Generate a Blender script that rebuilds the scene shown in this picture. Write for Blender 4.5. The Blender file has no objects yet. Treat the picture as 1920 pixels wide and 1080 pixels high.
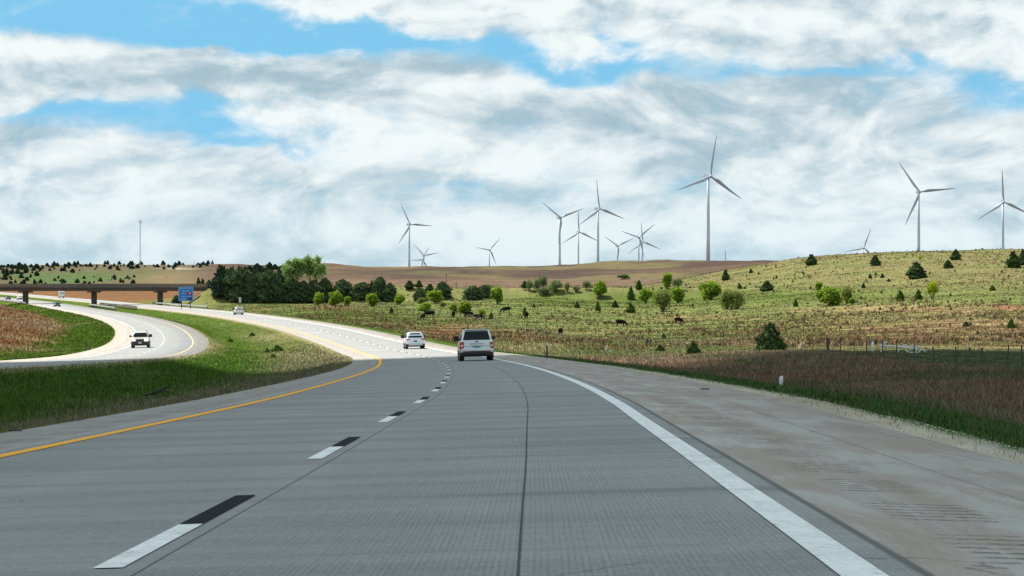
import bpy, bmesh, math, random
import numpy as np
from mathutils import Vector, Matrix
random.seed(7); RS = np.random.RandomState(11)
sc = bpy.context.scene
col = sc.collection
F = 4766.0            # focal length in photo pixels (1920 wide)
SUN = Vector((-0.42, 0.40, 0.815)).normalized()   # towards the sun

# ------------------------------------------------------------------ noise
def _hash(ix, iy, seed):
    h = (ix.astype(np.int64) * 374761393 + iy.astype(np.int64) * 668265263 + seed * 974634777) & 0xffffffff
    h = ((h ^ (h >> 13)) * 1274126177) & 0xffffffff
    return ((h ^ (h >> 16)) & 0xffff) / 65535.0
def vnoise(x, y, seed=0):
    x = np.asarray(x, float); y = np.asarray(y, float)
    ix = np.floor(x); iy = np.floor(y); fx = x - ix; fy = y - iy
    fx = fx * fx * (3 - 2 * fx); fy = fy * fy * (3 - 2 * fy)
    a = _hash(ix, iy, seed); b = _hash(ix + 1, iy, seed); c = _hash(ix, iy + 1, seed); d = _hash(ix + 1, iy + 1, seed)
    return (a * (1 - fx) + b * fx) * (1 - fy) + (c * (1 - fx) + d * fx) * fy
def fbm(x, y, seed=0, o=4):
    s = 0; a = .5; t = 0
    for k in range(o):
        s = s + a * vnoise(x * 2 ** k + 17.3 * k, y * 2 ** k - 9.1 * k, seed + k); t += a; a *= .55
    return s / t
def sst(a, b, x):
    t = np.clip((np.asarray(x, float) - a) / (b - a), 0, 1); return t * t * (3 - 2 * t)

# ------------------------------------------------------------------ road alignment (measured)
def cubic(xs, ys):
    xs = np.array(xs, float); ys = np.array(ys, float)
    h = np.diff(xs); d = np.diff(ys) / h
    m = np.zeros(len(xs)); m[0] = d[0]; m[-1] = d[-1]
    m[1:-1] = (d[:-1] * h[1:] + d[1:] * h[:-1]) / (h[1:] + h[:-1])
    def f(x):
        x = np.asarray(x, float)
        i = np.clip(np.searchsorted(xs, x) - 1, 0, len(xs) - 2)
        t = (x - xs[i]) / h[i]; out_lo = x < xs[0]; out_hi = x > xs[-1]
        r = (2*t**3-3*t**2+1)*ys[i] + (t**3-2*t**2+t)*h[i]*m[i] + (-2*t**3+3*t**2)*ys[i+1] + (t**3-t**2)*h[i]*m[i+1]
        r = np.where(out_lo, ys[0] + (x - xs[0]) * m[0], r)
        return np.where(out_hi, ys[-1] + (x - xs[-1]) * m[-1], r)
    return f
XO = cubic([-80, 0, 30, 60, 85, 110, 134, 158, 183, 200, 244, 300, 400, 560, 700, 865, 1000, 1150, 1500, 1900, 2500, 5000, 13000],
           [-2.6, -1.98, -1.88, -1.86, -2.19, -2.74, -3.50, -4.55, -5.95, -7.1, -11.3, -17.6, -32.0, -62.0, -92.5, -131, -165, -205.6, -305, -440, -670, -1800, -6000])
ZO = cubic([-80, 0, 12.2, 24.4, 48.8, 73, 97.5, 122, 146, 171, 195, 244, 300, 400, 560, 700, 870, 1000, 1150, 1500, 1900, 2500, 5000, 13000],
           [0.9, -1.045, -1.344, -1.642, -2.215, -2.745, -3.28, -3.81, -4.32, -4.80, -5.25, -5.95, -6.30, -6.20, -5.90, -5.80, -5.62, -5.2, -4.6, -2.8, 0, 10, 20, 25])
DD = cubic([-80, 0, 500, 800, 900, 1000, 1200, 13000], [24, 24, 24, 26, 28, 31, 34, 40])
ZT = cubic([-80, 0, 105, 170, 230, 290, 400, 500, 780, 900, 1000, 1150, 1500, 1900, 2500, 5000, 13000],
           [0.9, -1.04, -3.46, -4.85, -5.95, -6.55, -6.55, -6.35, -5.9, -5.15, -4.6, -4.1, -2.5, 0, 10, 20, 25])
rows = [-80.0]
while rows[-1] < 12500:
    z = rows[-1]; rows.append(z + max(.6, .008 * z))
rows = np.array(rows)
_xo = XO(rows); _zo = ZO(rows); _xt = XO(rows) - DD(rows); _zt = ZT(rows)
def xo(z): return np.interp(z, rows, _xo)
def zo(z): return np.interp(z, rows, _zo)
def xt(z): return np.interp(z, rows, _xt)
def zt(z): return np.interp(z, rows, _zt)
_k = np.sqrt(1 + np.gradient(_xo, rows) ** 2)
def kk(z): return np.interp(z, rows, _k)
BANK = .025
def qR(z): return np.interp(z, [-80, 10.6, 23, 43, 88, 134, 400], [3.43, 3.44, 3.56, 3.72, 3.77, 3.82, 3.70]) / 3.66
def crossO(w, z=300.0): return .028 * np.minimum(w, 3.66) + np.clip(np.asarray(w) - 3.66, 0, 9) * np.interp(z, [22, 50, 120], [-.028, .010, .015])
def sw(w, z): return np.where(np.asarray(w) > 0, np.asarray(w) * qR(z), w)
def crossT(w): return BANK * np.maximum(w, -3.66)
WL, WR = -5.45, 6.65
TL, TR = -6.65, 5.45

# ------------------------------------------------------------------ land form
PX = np.array([-900, 0, 200, 400, 600, 700, 800, 1000, 1200, 1400, 1600, 1800, 2000, 3000], float)
TB = {
 150: [700]*7 + [695, 698, 700, 700, 698, 700, 700],
 225: [655, 655, 658, 664, 668, 668, 670, 671, 671, 668, 665, 667, 668, 668],
 300: [627, 627, 632, 645, 648, 652, 656, 658, 660, 655, 650, 650, 650, 648],
 450: [597, 598, 600, 605, 612, 618, 625, 632, 633, 628, 622, 613, 608, 600],
 600: [582, 583, 585, 588, 588, 593, 598, 594, 606, 598, 588, 571, 562, 545],
 750: [572, 573, 574, 575, 575, 574, 573, 567, 575, 560, 539, 522, 515, 505],
 900: [566, 567, 568, 566, 563, 560, 555, 550, 547, 519, 487, 476, 472, 465],
 1000:[561, 562, 563, 560, 558, 553, 549, 544, 538, 501.5, 477, 470.5, 467, 462],
 1100:[557, 558, 558, 553, 552, 546, 540, 538, 530, 503, 482, 477, 474, 470],
 1400:[546, 548, 544, 538, 526, 524, 522, 524, 520, 508, 497, 494, 494, 490],
 1900:[532, 534, 528, 519, 501, 505.5, 502.5, 500, 489, 488, 493, 500, 500, 500],
 2500:[500, 502, 499, 498, 503, 506, 505, 504, 495, 496, 503, 503, 503, 503],
 3500:[508]*14, 6000:[516]*14, 13000:[529]*14}
ZR = np.array(sorted(TB)); TBL = np.array([TB[z] for z in ZR], float)
ELV = -(TBL - 540) / F * ZR[:, None]
LZ = np.log(ZR)
def _cr(p0, p1, p2, p3, t):
    m1 = (p2 - p0) * .5; m2 = (p3 - p1) * .5
    return (2*t**3-3*t**2+1)*p1 + (t**3-2*t**2+t)*m1 + (-2*t**3+3*t**2)*p2 + (t**3-t**2)*m2
def field(px, z):
    lz = np.log(np.clip(z, 150, 12999)); px = np.clip(px, -899, 2999)
    j = np.clip(np.searchsorted(PX, px) - 1, 0, len(PX) - 2); tx = (px - PX[j]) / (PX[j+1] - PX[j])
    i = np.clip(np.searchsorted(LZ, lz) - 1, 0, len(LZ) - 2); tz = (lz - LZ[i]) / (LZ[i+1] - LZ[i])
    def row(ii):
        ii = np.clip(ii, 0, len(LZ) - 1); n = len(PX) - 1
        return _cr(TBL[ii, np.clip(j-1, 0, n)], TBL[ii, j], TBL[ii, j+1], TBL[ii, np.clip(j+2, 0, n)], tx)
    r0, r1, r2, r3 = row(i-1), row(i), row(i+1), row(i+2)
    # monotone-ish in depth: blend Catmull with smooth linear
    py = .55 * _cr(r0, r1, r2, r3, tz) + .45 * (r1 + (r2 - r1) * tz)
    return -(py - 540) / F * np.clip(z, 150, 12999)
# the cross road carried by the overpass
BC = np.array([-131.0, 865.0]); BD = np.array([1.0, -.24]) / math.hypot(1, .24); BN = np.array([.24, 1.0]) / math.hypot(1, .24)
DECK = 0.55
def hfun(x, z, rough=True):
    x = np.asarray(x, float); z = np.asarray(z, float)
    k = kk(z); ax = xo(z); az = zo(z); bx = xt(z); bz = zt(z)
    px = 960 + F * x / np.maximum(z, 150)
    f = field(px, z) + np.where(z < 150, az - float(zo(150)), 0)
    eo = az + crossO(WR, z) - .05; el = az + crossO(WL) - .05; er = bz + crossT(TR) - .05; et = bz + crossT(TL) - .05
    wo = (x - ax) / k; wt = (x - bx) / k
    dR = wo - WR * qR(z); dL = TL - wt
    tm = np.clip((wt - TR) / np.maximum((wt - TR) + (WL - wo), 1e-3), 0, 1)
    med = er + (el - er) * tm - 1.0 * np.power(np.clip(4 * tm * (1 - tm), 0, 1), 1.3)
    sR = sst(5, 27, dR); right = (eo - 1.25 * sst(.3, 9, dR)) * (1 - sR) + f * sR
    sL = sst(4, 24, dL); left = (et - .7 * sst(.3, 8, dL)) * (1 - sL) + f * sL
    h = np.where(dR > 0, right, np.where(dL > 0, left, med))
    off = np.maximum(dR, dL); off = np.where((wo < WL) & (wt > TR), np.minimum(WL - wo, wt - TR), off)
    # road embankment running up to the overpass
    ex = x - BC[0]; ez = z - BC[1]; t = ex * BD[0] + ez * BD[1]; n = np.abs(ex * BN[0] + ez * BN[1])
    top = DECK - .02 * np.clip(np.abs(t) - 60, 0, 400) * 0
    emb = top - np.clip(n - 6.5, 0, 99) / 2.3
    endR = np.clip((33 - t), 0, 99) / 1.7; endL = np.clip((t + 65), 0, 99) / 1.7
    emb = emb - np.where(t > -12, endR, endL)
    fade = 1 - sst(250, 340, np.abs(t))
    h = h + np.clip(emb - h, 0, 20) * fade * (1 - sst(60, 100, n))
    if rough:
        a = sst(.3, 3, off) * np.clip(.4 + z / 500, .4, 2.0)
        h = h + a * ((fbm(x / 2.3, z / 2.3, 3, 3) - .5) * .14 + (fbm(x / 14, z / 14, 9, 3) - .5) * .5 * sst(2, 12, off))
        far = sst(1000, 2000, z)
        h = h + far * (fbm(x / 90, z / 120, 21, 3) - .5) * 9 * sst(20, 80, off)
        h = h + sst(300, 700, z) * (1 - far) * sst(20, 60, off) * (fbm(x / 60, z / 60, 33, 3) - .5) * 1.6
    return h
def hit(px, py, z0=18.0, z1=6000.0):
    zz = np.exp(np.linspace(math.log(z0), math.log(z1), 5000)); xx = (px - 960) / F * zz
    pp = 540 - hfun(xx, zz) / zz * F
    k = kk(zz); on = ((xx - xo(zz)) / k < WR) & ((xx - xo(zz)) / k > WL) | (((xx - xt(zz)) / k < TR) & ((xx - xt(zz)) / k > TL))
    idx = np.where((pp <= py) & ~on)[0]
    i = idx[0] if len(idx) else int(np.argmin(pp))
    return float(xx[i]), float(zz[i]), float(hfun(xx[i], zz[i]))

def lerp(a, b, t): return a + (b - a) * t[..., None]
def C(*c): return np.array(c, float)
def blob(px, py, cx, cy, sx, sy): return np.exp(-((px - cx) / sx) ** 2 - ((py - cy) / sy) ** 2)
def ground_color(x, z):
    x = np.asarray(x, float); z = np.asarray(z, float)
    h = hfun(x, z, False); zz = np.maximum(z, 20)
    px = 960 + F * x / zz; py = 540 - h / zz * F
    k = kk(z); wo = (x - xo(z)) / k; wt = (x - xt(z)) / k
    dR = wo - WR * qR(z); dL = TL - wt; dMo = WL - wo; dMt = wt - TR
    nA = fbm(x / 45, z / 70, 41, 4); nB = fbm(x / 9, z / 16, 42, 4); nC = fbm(x / 2.2, z / 4.5, 43, 3)
    green = C(.058, .102, .014); dgreen = C(.040, .092, .022); tan = C(.25, .185, .095); rust = C(.20, .10, .05)
    pasture = C(.145, .172, .058); hill = C(.180, .160, .075); straw = C(.23, .20, .10); brown = C(.205, .142, .100)
    # median
    med = lerp(green, straw, sst(.52, .85, nB * .55 + nC * .45) * .55)
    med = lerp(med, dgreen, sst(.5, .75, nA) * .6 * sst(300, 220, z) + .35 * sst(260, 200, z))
    med = lerp(med, straw * .8, np.clip(sst(9, 1.5, dMo) * (.30 + .55 * nC) * sst(600, 150, z), 0, .75))
    med = lerp(med, straw * 1.2, np.clip(sst(1.1, .1, np.minimum(dMo, dMt)) * .8, 0, 1))
    med = lerp(med, straw, np.clip(1.1 * (blob(px, py, 660, 655, 60, 9) + blob(px, py, 590, 668, 80, 5) + .8*blob(px, py, 510, 632, 45, 7) + .6*blob(px, py, 405, 650, 18, 14)) * (.3 + 1.0 * nB), 0, .85))
    # left of the oncoming road
    lf = lerp(green * 1.05, straw, sst(.55, .8, nB) * .5)
    fieldm = sst(6, 11, dL + 6 * (nB - .5)) * sst(160, 230, z)
    fl = lerp(rust * .95 + 0 * nA[..., None], tan * .95, sst(.42, .62, nB * .6 + nC * .4))
    fl = lerp(fl, brown * 1.2, sst(.5, .7, nA) * .5)
    fl = lerp(fl, green * 1.1, np.clip(sst(655, 672, py) * sst(.35, .6, nB), 0, 1))
    lf = lerp(lf, fl, fieldm * (1 - sst(900, 1000, z)))
    # right of our road
    verge = lerp(brown + 0 * nA[..., None], rust * .8, sst(.45, .65, nB) * .5)
    verge = lerp(verge, dgreen * 1.0, sst(.52, .70, fbm(x / 6, z / 9, 55, 3)) * .55)
    pas = lerp(pasture + 0 * nA[..., None], tan, sst(.50, .72, nB * .5 + nC * .5) * .32)
    tanm = np.clip(1.1 * blob(px, py, 1850, 622, 330, 34) + .9 * blob(px, py, 1430, 645, 190, 8) + .9 * blob(px, py, 1680, 580, 190, 7) + .6 * blob(px, py, 1300, 597, 70, 6)
                   + .5 * blob(px, py, 1150, 622, 160, 4), 0, 1)
    pas = lerp(pas, lerp(C(.235, .135, .08) + 0 * nA[..., None], tan * 1.1, sst(.3, .6, nC)), np.clip(tanm * (.35 + 1.1 * nB), 0, .92))
    hm = sst(560, 520, py + 30 * (nA - .5)) * sst(500, 650, z)
    hc = lerp(hill + 0 * nA[..., None], pasture, sst(.45, .65, nB) * .6); hc = lerp(hc, rust * .9, sst(.62, .8, nC) * .3)
    pas = lerp(pas, hc, hm * .9)
    pas = lerp(pas, green * .9, np.clip(.5 * blob(px, py, 1500, 555, 250, 12) + .8 * blob(px, py, 1250, 560, 230, 14) + .6 * blob(px, py, 1050, 560, 100, 10), 0, .65) * (.4 + .8 * nB))
    wf = np.array(FENCE_X(z))
    beyond = sst(-1.5, 1.5, x - wf)
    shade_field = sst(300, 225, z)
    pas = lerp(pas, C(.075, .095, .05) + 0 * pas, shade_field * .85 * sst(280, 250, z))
    vmix = sst(215, 290, z)                       # farther verge: olive with rusty and straw drifts
    vf = lerp(pasture * .8 + 0 * nA[..., None], straw, sst(.5, .75, nB) * .5)
    vf = lerp(vf, C(.23, .135, .075), np.clip(1.0 * (blob(px, py, 1000, 632, 100, 9) + blob(px, py, 850, 622, 70, 12) + .9 * blob(px, py, 620, 578, 50, 4) + .8 * blob(px, py, 690, 594, 30, 4) + .6*blob(px,py,480,580,30,4)) * (.3 + nB), 0, .9))
    vf = lerp(vf, straw * 1.05, np.clip(1.2 * blob(px, py, 1000, 652, 75, 9) * (.4 + nB), 0, .9))
    vf = lerp(vf, green, np.clip(blob(px, py, 640, 592, 160, 12) + blob(px, py, 1110, 655, 40, 6), 0, 1) * .55)
    verge = lerp(verge, vf, vmix)
    rt = lerp(verge, pas, beyond)
    strip = sst(3.3, 2.4, dR + 1.2 * (nB - .5))
    rt = lerp(rt, dgreen * 1.15 * (1 - vmix[..., None]) + green * vmix[..., None], strip)
    gr = sst(.95, .55, dR + .5 * (nC - .5)) * sst(260, 200, z)
    rt = lerp(rt, C(.46, .41, .32) + .25 * (nC[..., None] - .5), gr)
    # red earth scar
    rt = lerp(rt, C(.24, .12, .07), np.clip(1.1 * blob(px, py, 1890, 575, 35, 2.5), 0, 1) * (z > 400))
    out = np.where((dR > 0)[..., None], rt, np.where((dL > 0)[..., None], lf, med))
    # far country
    farm = sst(950, 1080, z)
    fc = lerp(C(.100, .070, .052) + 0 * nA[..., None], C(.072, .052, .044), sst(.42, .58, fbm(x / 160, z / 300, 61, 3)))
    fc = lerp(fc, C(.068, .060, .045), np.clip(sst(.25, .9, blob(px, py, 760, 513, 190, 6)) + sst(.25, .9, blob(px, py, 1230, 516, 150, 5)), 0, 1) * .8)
    fc = lerp(fc, hill * .85, sst(.5, .7, fbm(x / 80, z / 200, 62, 4)) * .6)
    fc = lerp(fc, lerp(C(.155, .108, .074) + 0*fc, C(.11, .08, .056), sst(.45, .6, nB)), sst(518, 526, py) * sst(560, 640, px) * .8)
    lm = sst(420, 330, px)
    lc = lerp(C(.115, .082, .058) + 0 * nA[..., None], C(.075, .11, .045), np.clip(1.3 * blob(px, py, 190, 519, 170, 8) + .5 * nA, 0, 1))
    lc = lerp(lc, C(.15, .118, .070), np.clip(1.5 * blob(px, py, 340, 522, 90, 12), 0, 1))
    lc = lerp(lc, C(.42, .36, .28), np.clip(1.2 * blob(px, py, 330, 503, 40, 1.8), 0, 1) * nB)
    lc = lerp(lc, rust * .8, sst(530, 545, py) * .8)
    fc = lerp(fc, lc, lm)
    # the far edge of the green pasture bench
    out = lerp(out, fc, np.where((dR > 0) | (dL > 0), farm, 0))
    # slope of the overpass embankment
    em = blob(x, z, -88, 848, 24, 20); out = lerp(out, C(.15, .155, .055) + 0 * out, np.clip(em * 1.2, 0, 1))
    return np.clip(out * (.86 + .28 * nC[..., None]), .01, .8)

# fence line (right of way)
FN = [(1990, 720, 128), (1888, 702, 155), (1720, 683, 190), (1566, 661, 240), (1420, 655, 300), (1290, 660, 335), (1152, 656, 375), (1050, 639, 430), (953, 624, 520), (849, 610, 620), (749, 591, 720), (680, 582, 780)]
FX = [(p - 960) / F * z for p, y, z in FN]; FZ = [z for p, y, z in FN]
def FENCE_X(z): return np.interp(z, [-80, 60] + FZ + [900, 13000], [34, 32] + FX + [-75, -75])

# ------------------------------------------------------------------ helpers
def tag(o, label=None, cat=None, group=None, kind=None):
    if label: o['label'] = label
    if cat: o['category'] = cat
    if group: o['group'] = group
    if kind: o['kind'] = kind
    return o
def empty(name, loc=(0, 0, 0), rz=0):
    o = bpy.data.objects.new(name, None); col.objects.link(o); o.location = loc; o.rotation_euler = (0, 0, rz); o.empty_display_size = .5
    return o
def npmesh(name, v, f, m, cols=None, uv=None, smooth=False):
    v = np.asarray(v, np.float32); f = np.asarray(f, np.int32)
    me = bpy.data.meshes.new(name); me.vertices.add(len(v)); me.vertices.foreach_set('co', v.ravel())
    me.loops.add(f.size); me.loops.foreach_set('vertex_index', f.ravel())
    me.polygons.add(len(f)); me.polygons.foreach_set('loop_start', np.arange(0, f.size, f.shape[1], dtype=np.int32))
    if smooth: me.polygons.foreach_set('use_smooth', np.ones(len(f), bool))
    me.update(calc_edges=True)
    if cols is not None:
        a = me.color_attributes.new('col', 'FLOAT_COLOR', 'POINT'); c = np.ones((len(v), 4), np.float32); c[:, :3] = cols
        a.data.foreach_set('color', c.ravel())
    if uv is not None:
        l = me.uv_layers.new(name='UVMap'); l.data.foreach_set('uv', np.asarray(uv, np.float32)[f.ravel()].ravel())
    me.materials.append(m); me.validate()
    return me
def link(name, me, parent=None):
    o = bpy.data.objects.new(name, me); col.objects.link(o)
    if parent: o.parent = parent
    return o
def copy_tree(o, parent=None):
    c = o.copy(); col.objects.link(c)
    if parent: c.parent = parent
    for ch in list(o.children): copy_tree(ch, c)
    return c
class MB:
    def __init__(s): s.bm = bmesh.new()
    def box(s, x0, x1, y0, y1, z0, z1, bev=0):
        b = bmesh.new(); bmesh.ops.create_cube(b, size=1)
        for v in b.verts: v.co = Vector(((x0+x1)/2 + v.co.x*(x1-x0), (y0+y1)/2 + v.co.y*(y1-y0), (z0+z1)/2 + v.co.z*(z1-z0)))
        if bev: bmesh.ops.bevel(b, geom=b.edges[:], offset=bev, segments=2, affect='EDGES')
        s._add(b); return s
    def _add(s, b, mtx=None):
        me = bpy.data.meshes.new('t')
        if mtx is not None: b.transform(mtx)
        b.to_mesh(me); b.free(); s.bm.from_mesh(me); bpy.data.meshes.remove(me)
    def tube(s, pts, rads, n=8, cap=True):
        pts = [Vector(p) for p in pts]; rings = []
        for i, p in enumerate(pts):
            d = (pts[min(i+1, len(pts)-1)] - pts[max(i-1, 0)]).normalized()
            u = d.orthogonal().normalized() if i == 0 else (u - d * u.dot(d)).normalized()
            w = d.cross(u); r = rads[i] if hasattr(rads, '__len__') else rads
            rings.append([s.bm.verts.new(p + (u * math.cos(a) + w * math.sin(a)) * r) for a in [2*math.pi*j/n for j in range(n)]])
        for a, b in zip(rings, rings[1:]):
            for j in range(n): s.bm.faces.new((a[j], a[(j+1) % n], b[(j+1) % n], b[j]))
        if cap:
            try: s.bm.faces.new(rings[0][::-1]); s.bm.faces.new(rings[-1])
            except Exception: pass
        return s
    def rrloft(s, levels, n=6):
        """levels: (z, halfwidth, yrear, yfront, cornerradius) rounded rectangles stacked in z"""
        rings = []
        for z, hw, y0, y1, r in levels:
            ring = []
            for cx, cy, a0 in ((hw-r, y1-r, 0), (-hw+r, y1-r, 90), (-hw+r, y0+r, 180), (hw-r, y0+r, 270)):
                for j in range(n):
                    a = math.radians(a0 + 90 * j / (n - 1)); ring.append(s.bm.verts.new((cx + r*math.cos(a), cy + r*math.sin(a), z)))
            rings.append(ring)
        m = len(rings[0])
        for a, b in zip(rings, rings[1:]):
            for j in range(m): s.bm.faces.new((a[j], a[(j+1) % m], b[(j+1) % m], b[j]))
        s.bm.faces.new(rings[0][::-1]); s.bm.faces.new(rings[-1]); return s
    def quad(s, pts, th=0.0):
        """polygon, optionally given a thickness along its normal"""
        vs = [Vector(p) for p in pts]; n = (vs[1]-vs[0]).cross(vs[2]-vs[0]).normalized()
        if th == 0: s.bm.faces.new([s.bm.verts.new(v) for v in vs]); return s
        a = [s.bm.verts.new(v) for v in vs]; b = [s.bm.verts.new(v + n*th) for v in vs]; k = len(vs)
        s.bm.faces.new(a[::-1]); s.bm.faces.new(b)
        for j in range(k): s.bm.faces.new((a[j], a[(j+1) % k], b[(j+1) % k], b[j]))
        return s
    def build(s, name, m, parent=None, smooth=False, loc=None):
        me = bpy.data.meshes.new(name); bmesh.ops.recalc_face_normals(s.bm, faces=s.bm.faces[:]); s.bm.to_mesh(me); s.bm.free()
        if smooth:
            for p in me.polygons: p.use_smooth = True
        me.materials.append(m); o = link(name, me, parent)
        if loc is not None: o.location = loc
        return o

# ------------------------------------------------------------------ materials
def newmat(name):
    m = bpy.data.materials.new(name); m.use_nodes = True; nt = m.node_tree; nt.nodes.clear()
    out = nt.nodes.new('ShaderNodeOutputMaterial'); return m, nt, out
def N(nt, t, **kw):
    n = nt.nodes.new(t)
    for k, v in kw.items():
        if k == 'inp':
            for a, b in v.items():
                if hasattr(b, 'is_output') or isinstance(b, bpy.types.NodeSocket): nt.links.new(b, n.inputs[a])
                else: n.inputs[a].default_value = b
        else: setattr(n, k, v)
    return n
def mathn(nt, op, a, b=0.0, c=None, clamp=False):
    n = nt.nodes.new('ShaderNodeMath'); n.operation = op; n.use_clamp = clamp
    for i, v in enumerate([a, b] + ([c] if c is not None else [])):
        if isinstance(v, bpy.types.NodeSocket): nt.links.new(v, n.inputs[i])
        else: n.inputs[i].default_value = v
    return n.outputs[0]
def vmath(nt, op, a, b=(0, 0, 0)):
    n = nt.nodes.new('ShaderNodeVectorMath'); n.operation = op
    for i, v in enumerate([a, b]):
        if isinstance(v, bpy.types.NodeSocket): nt.links.new(v, n.inputs[i])
        else: n.inputs[i].default_value = v
    return n.outputs[0]
def ramp(nt, fac, a, b, ca=0.0, cb=1.0):
    n = nt.nodes.new('ShaderNodeMapRange'); n.interpolation_type = 'SMOOTHSTEP'
    nt.links.new(fac, n.inputs[0]); n.inputs[1].default_value = a; n.inputs[2].default_value = b; n.inputs[3].default_value = ca; n.inputs[4].default_value = cb
    return n.outputs[0]
def mixc(nt, fac, a, b, mode='MIX'):
    n = nt.nodes.new('ShaderNodeMix'); n.data_type = 'RGBA'; n.blend_type = mode
    for s, v in ((n.inputs[0], fac), (n.inputs[6], a), (n.inputs[7], b)):
        if isinstance(v, bpy.types.NodeSocket): nt.links.new(v, s)
        else: s.default_value = v if not isinstance(v, tuple) or len(v) == 4 else (*v, 1)
    return n.outputs[2]
def noise(nt, vec, scale, detail=4, rough=.55, dist=0.0):
    n = nt.nodes.new('ShaderNodeTexNoise'); nt.links.new(vec, n.inputs['Vector'])
    n.inputs['Scale'].default_value = scale; n.inputs['Detail'].default_value = detail; n.inputs['Roughness'].default_value = rough; n.inputs['Distortion'].default_value = dist
    return n.outputs['Fac']
def paint(name, c, rough=.5, metal=0.0, coat=0.0, var=.12, scale=3.0, bump=0.0, spec=.5):
    m, nt, out = newmat(name)
    tc = N(nt, 'ShaderNodeTexCoord'); f = noise(nt, tc.outputs['Object'], scale, 5)
    cc = mixc(nt, f, tuple(x * (1 - var) for x in c), tuple(min(1, x * (1 + var)) for x in c))
    b = N(nt, 'ShaderNodeBsdfPrincipled', inp={'Roughness': rough, 'Metallic': metal, 'Coat Weight': coat, 'Specular IOR Level': spec})
    nt.links.new(cc, b.inputs['Base Color'])
    if bump:
        bp = N(nt, 'ShaderNodeBump', inp={'Strength': bump, 'Height': f}); nt.links.new(bp.outputs[0], b.inputs['Normal'])
    nt.links.new(b.outputs[0], out.inputs[0]); return m
def attr_mat(name, trans=.25, rough=.9, nz=True, scale=.8, amp=.35, up=0.0):
    m, nt, out = newmat(name); a = N(nt, 'ShaderNodeAttribute', attribute_name='col'); c = a.outputs['Color']
    if nz:
        g = N(nt, 'ShaderNodeNewGeometry'); f = noise(nt, g.outputs['Position'], scale, 5, .65)
        c = mixc(nt, 1.0, c, mixc(nt, f, (1-amp,)*3, (1+amp,)*3), 'MULTIPLY')
    d = N(nt, 'ShaderNodeBsdfDiffuse'); nt.links.new(c, d.inputs[0]); s = d.outputs[0]
    if up:
        g2 = N(nt, 'ShaderNodeNewGeometry'); nn = vmath(nt, 'NORMALIZE', vmath(nt, 'ADD', vmath(nt, 'MULTIPLY', g2.outputs['Normal'], (1 - up,) * 3), (0, 0, up))); nt.links.new(nn, d.inputs['Normal'])
    if trans:
        t = N(nt, 'ShaderNodeBsdfTranslucent'); nt.links.new(c, t.inputs[0])
        mx = N(nt, 'ShaderNodeMixShader'); mx.inputs[0].default_value = trans; nt.links.new(s, mx.inputs[1]); nt.links.new(t.outputs[0], mx.inputs[2]); s = mx.outputs[0]
    nt.links.new(s, out.inputs[0]); return m

def ground_mat():
    m, nt, out = newmat('soil_and_turf'); a = N(nt, 'ShaderNodeAttribute', attribute_name='col')
    g = N(nt, 'ShaderNodeNewGeometry'); p = g.outputs['Position']
    f1 = noise(nt, p, .9, 6, .7); f2 = noise(nt, vmath(nt, 'MULTIPLY', p, (1, .35, 1)), .16, 6, .75); f3 = noise(nt, p, 9, 4, .7)
    k = mathn(nt, 'ADD', mathn(nt, 'MULTIPLY', f1, .8), mathn(nt, 'ADD', mathn(nt, 'MULTIPLY', f2, .9), mathn(nt, 'MULTIPLY', f3, .5)))
    v = ramp(nt, k, .75, 1.45, .80, 1.25)
    cb = N(nt, 'ShaderNodeCombineXYZ', inp={0: v, 1: v, 2: v})
    c = mixc(nt, 1.0, a.outputs['Color'], cb.outputs[0], 'MULTIPLY')
    c = mixc(nt, ramp(nt, f1, .55, .72), c, mixc(nt, 1.0, c, (1.15, .86, .75), 'MULTIPLY'))
    d = N(nt, 'ShaderNodeBsdfDiffuse'); nt.links.new(c, d.inputs[0])
    bp = N(nt, 'ShaderNodeBump', inp={'Strength': .5, 'Distance': .4, 'Height': k}); nt.links.new(bp.outputs[0], d.inputs['Normal'])
    nt.links.new(d.outputs[0], out.inputs[0]); return m

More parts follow.
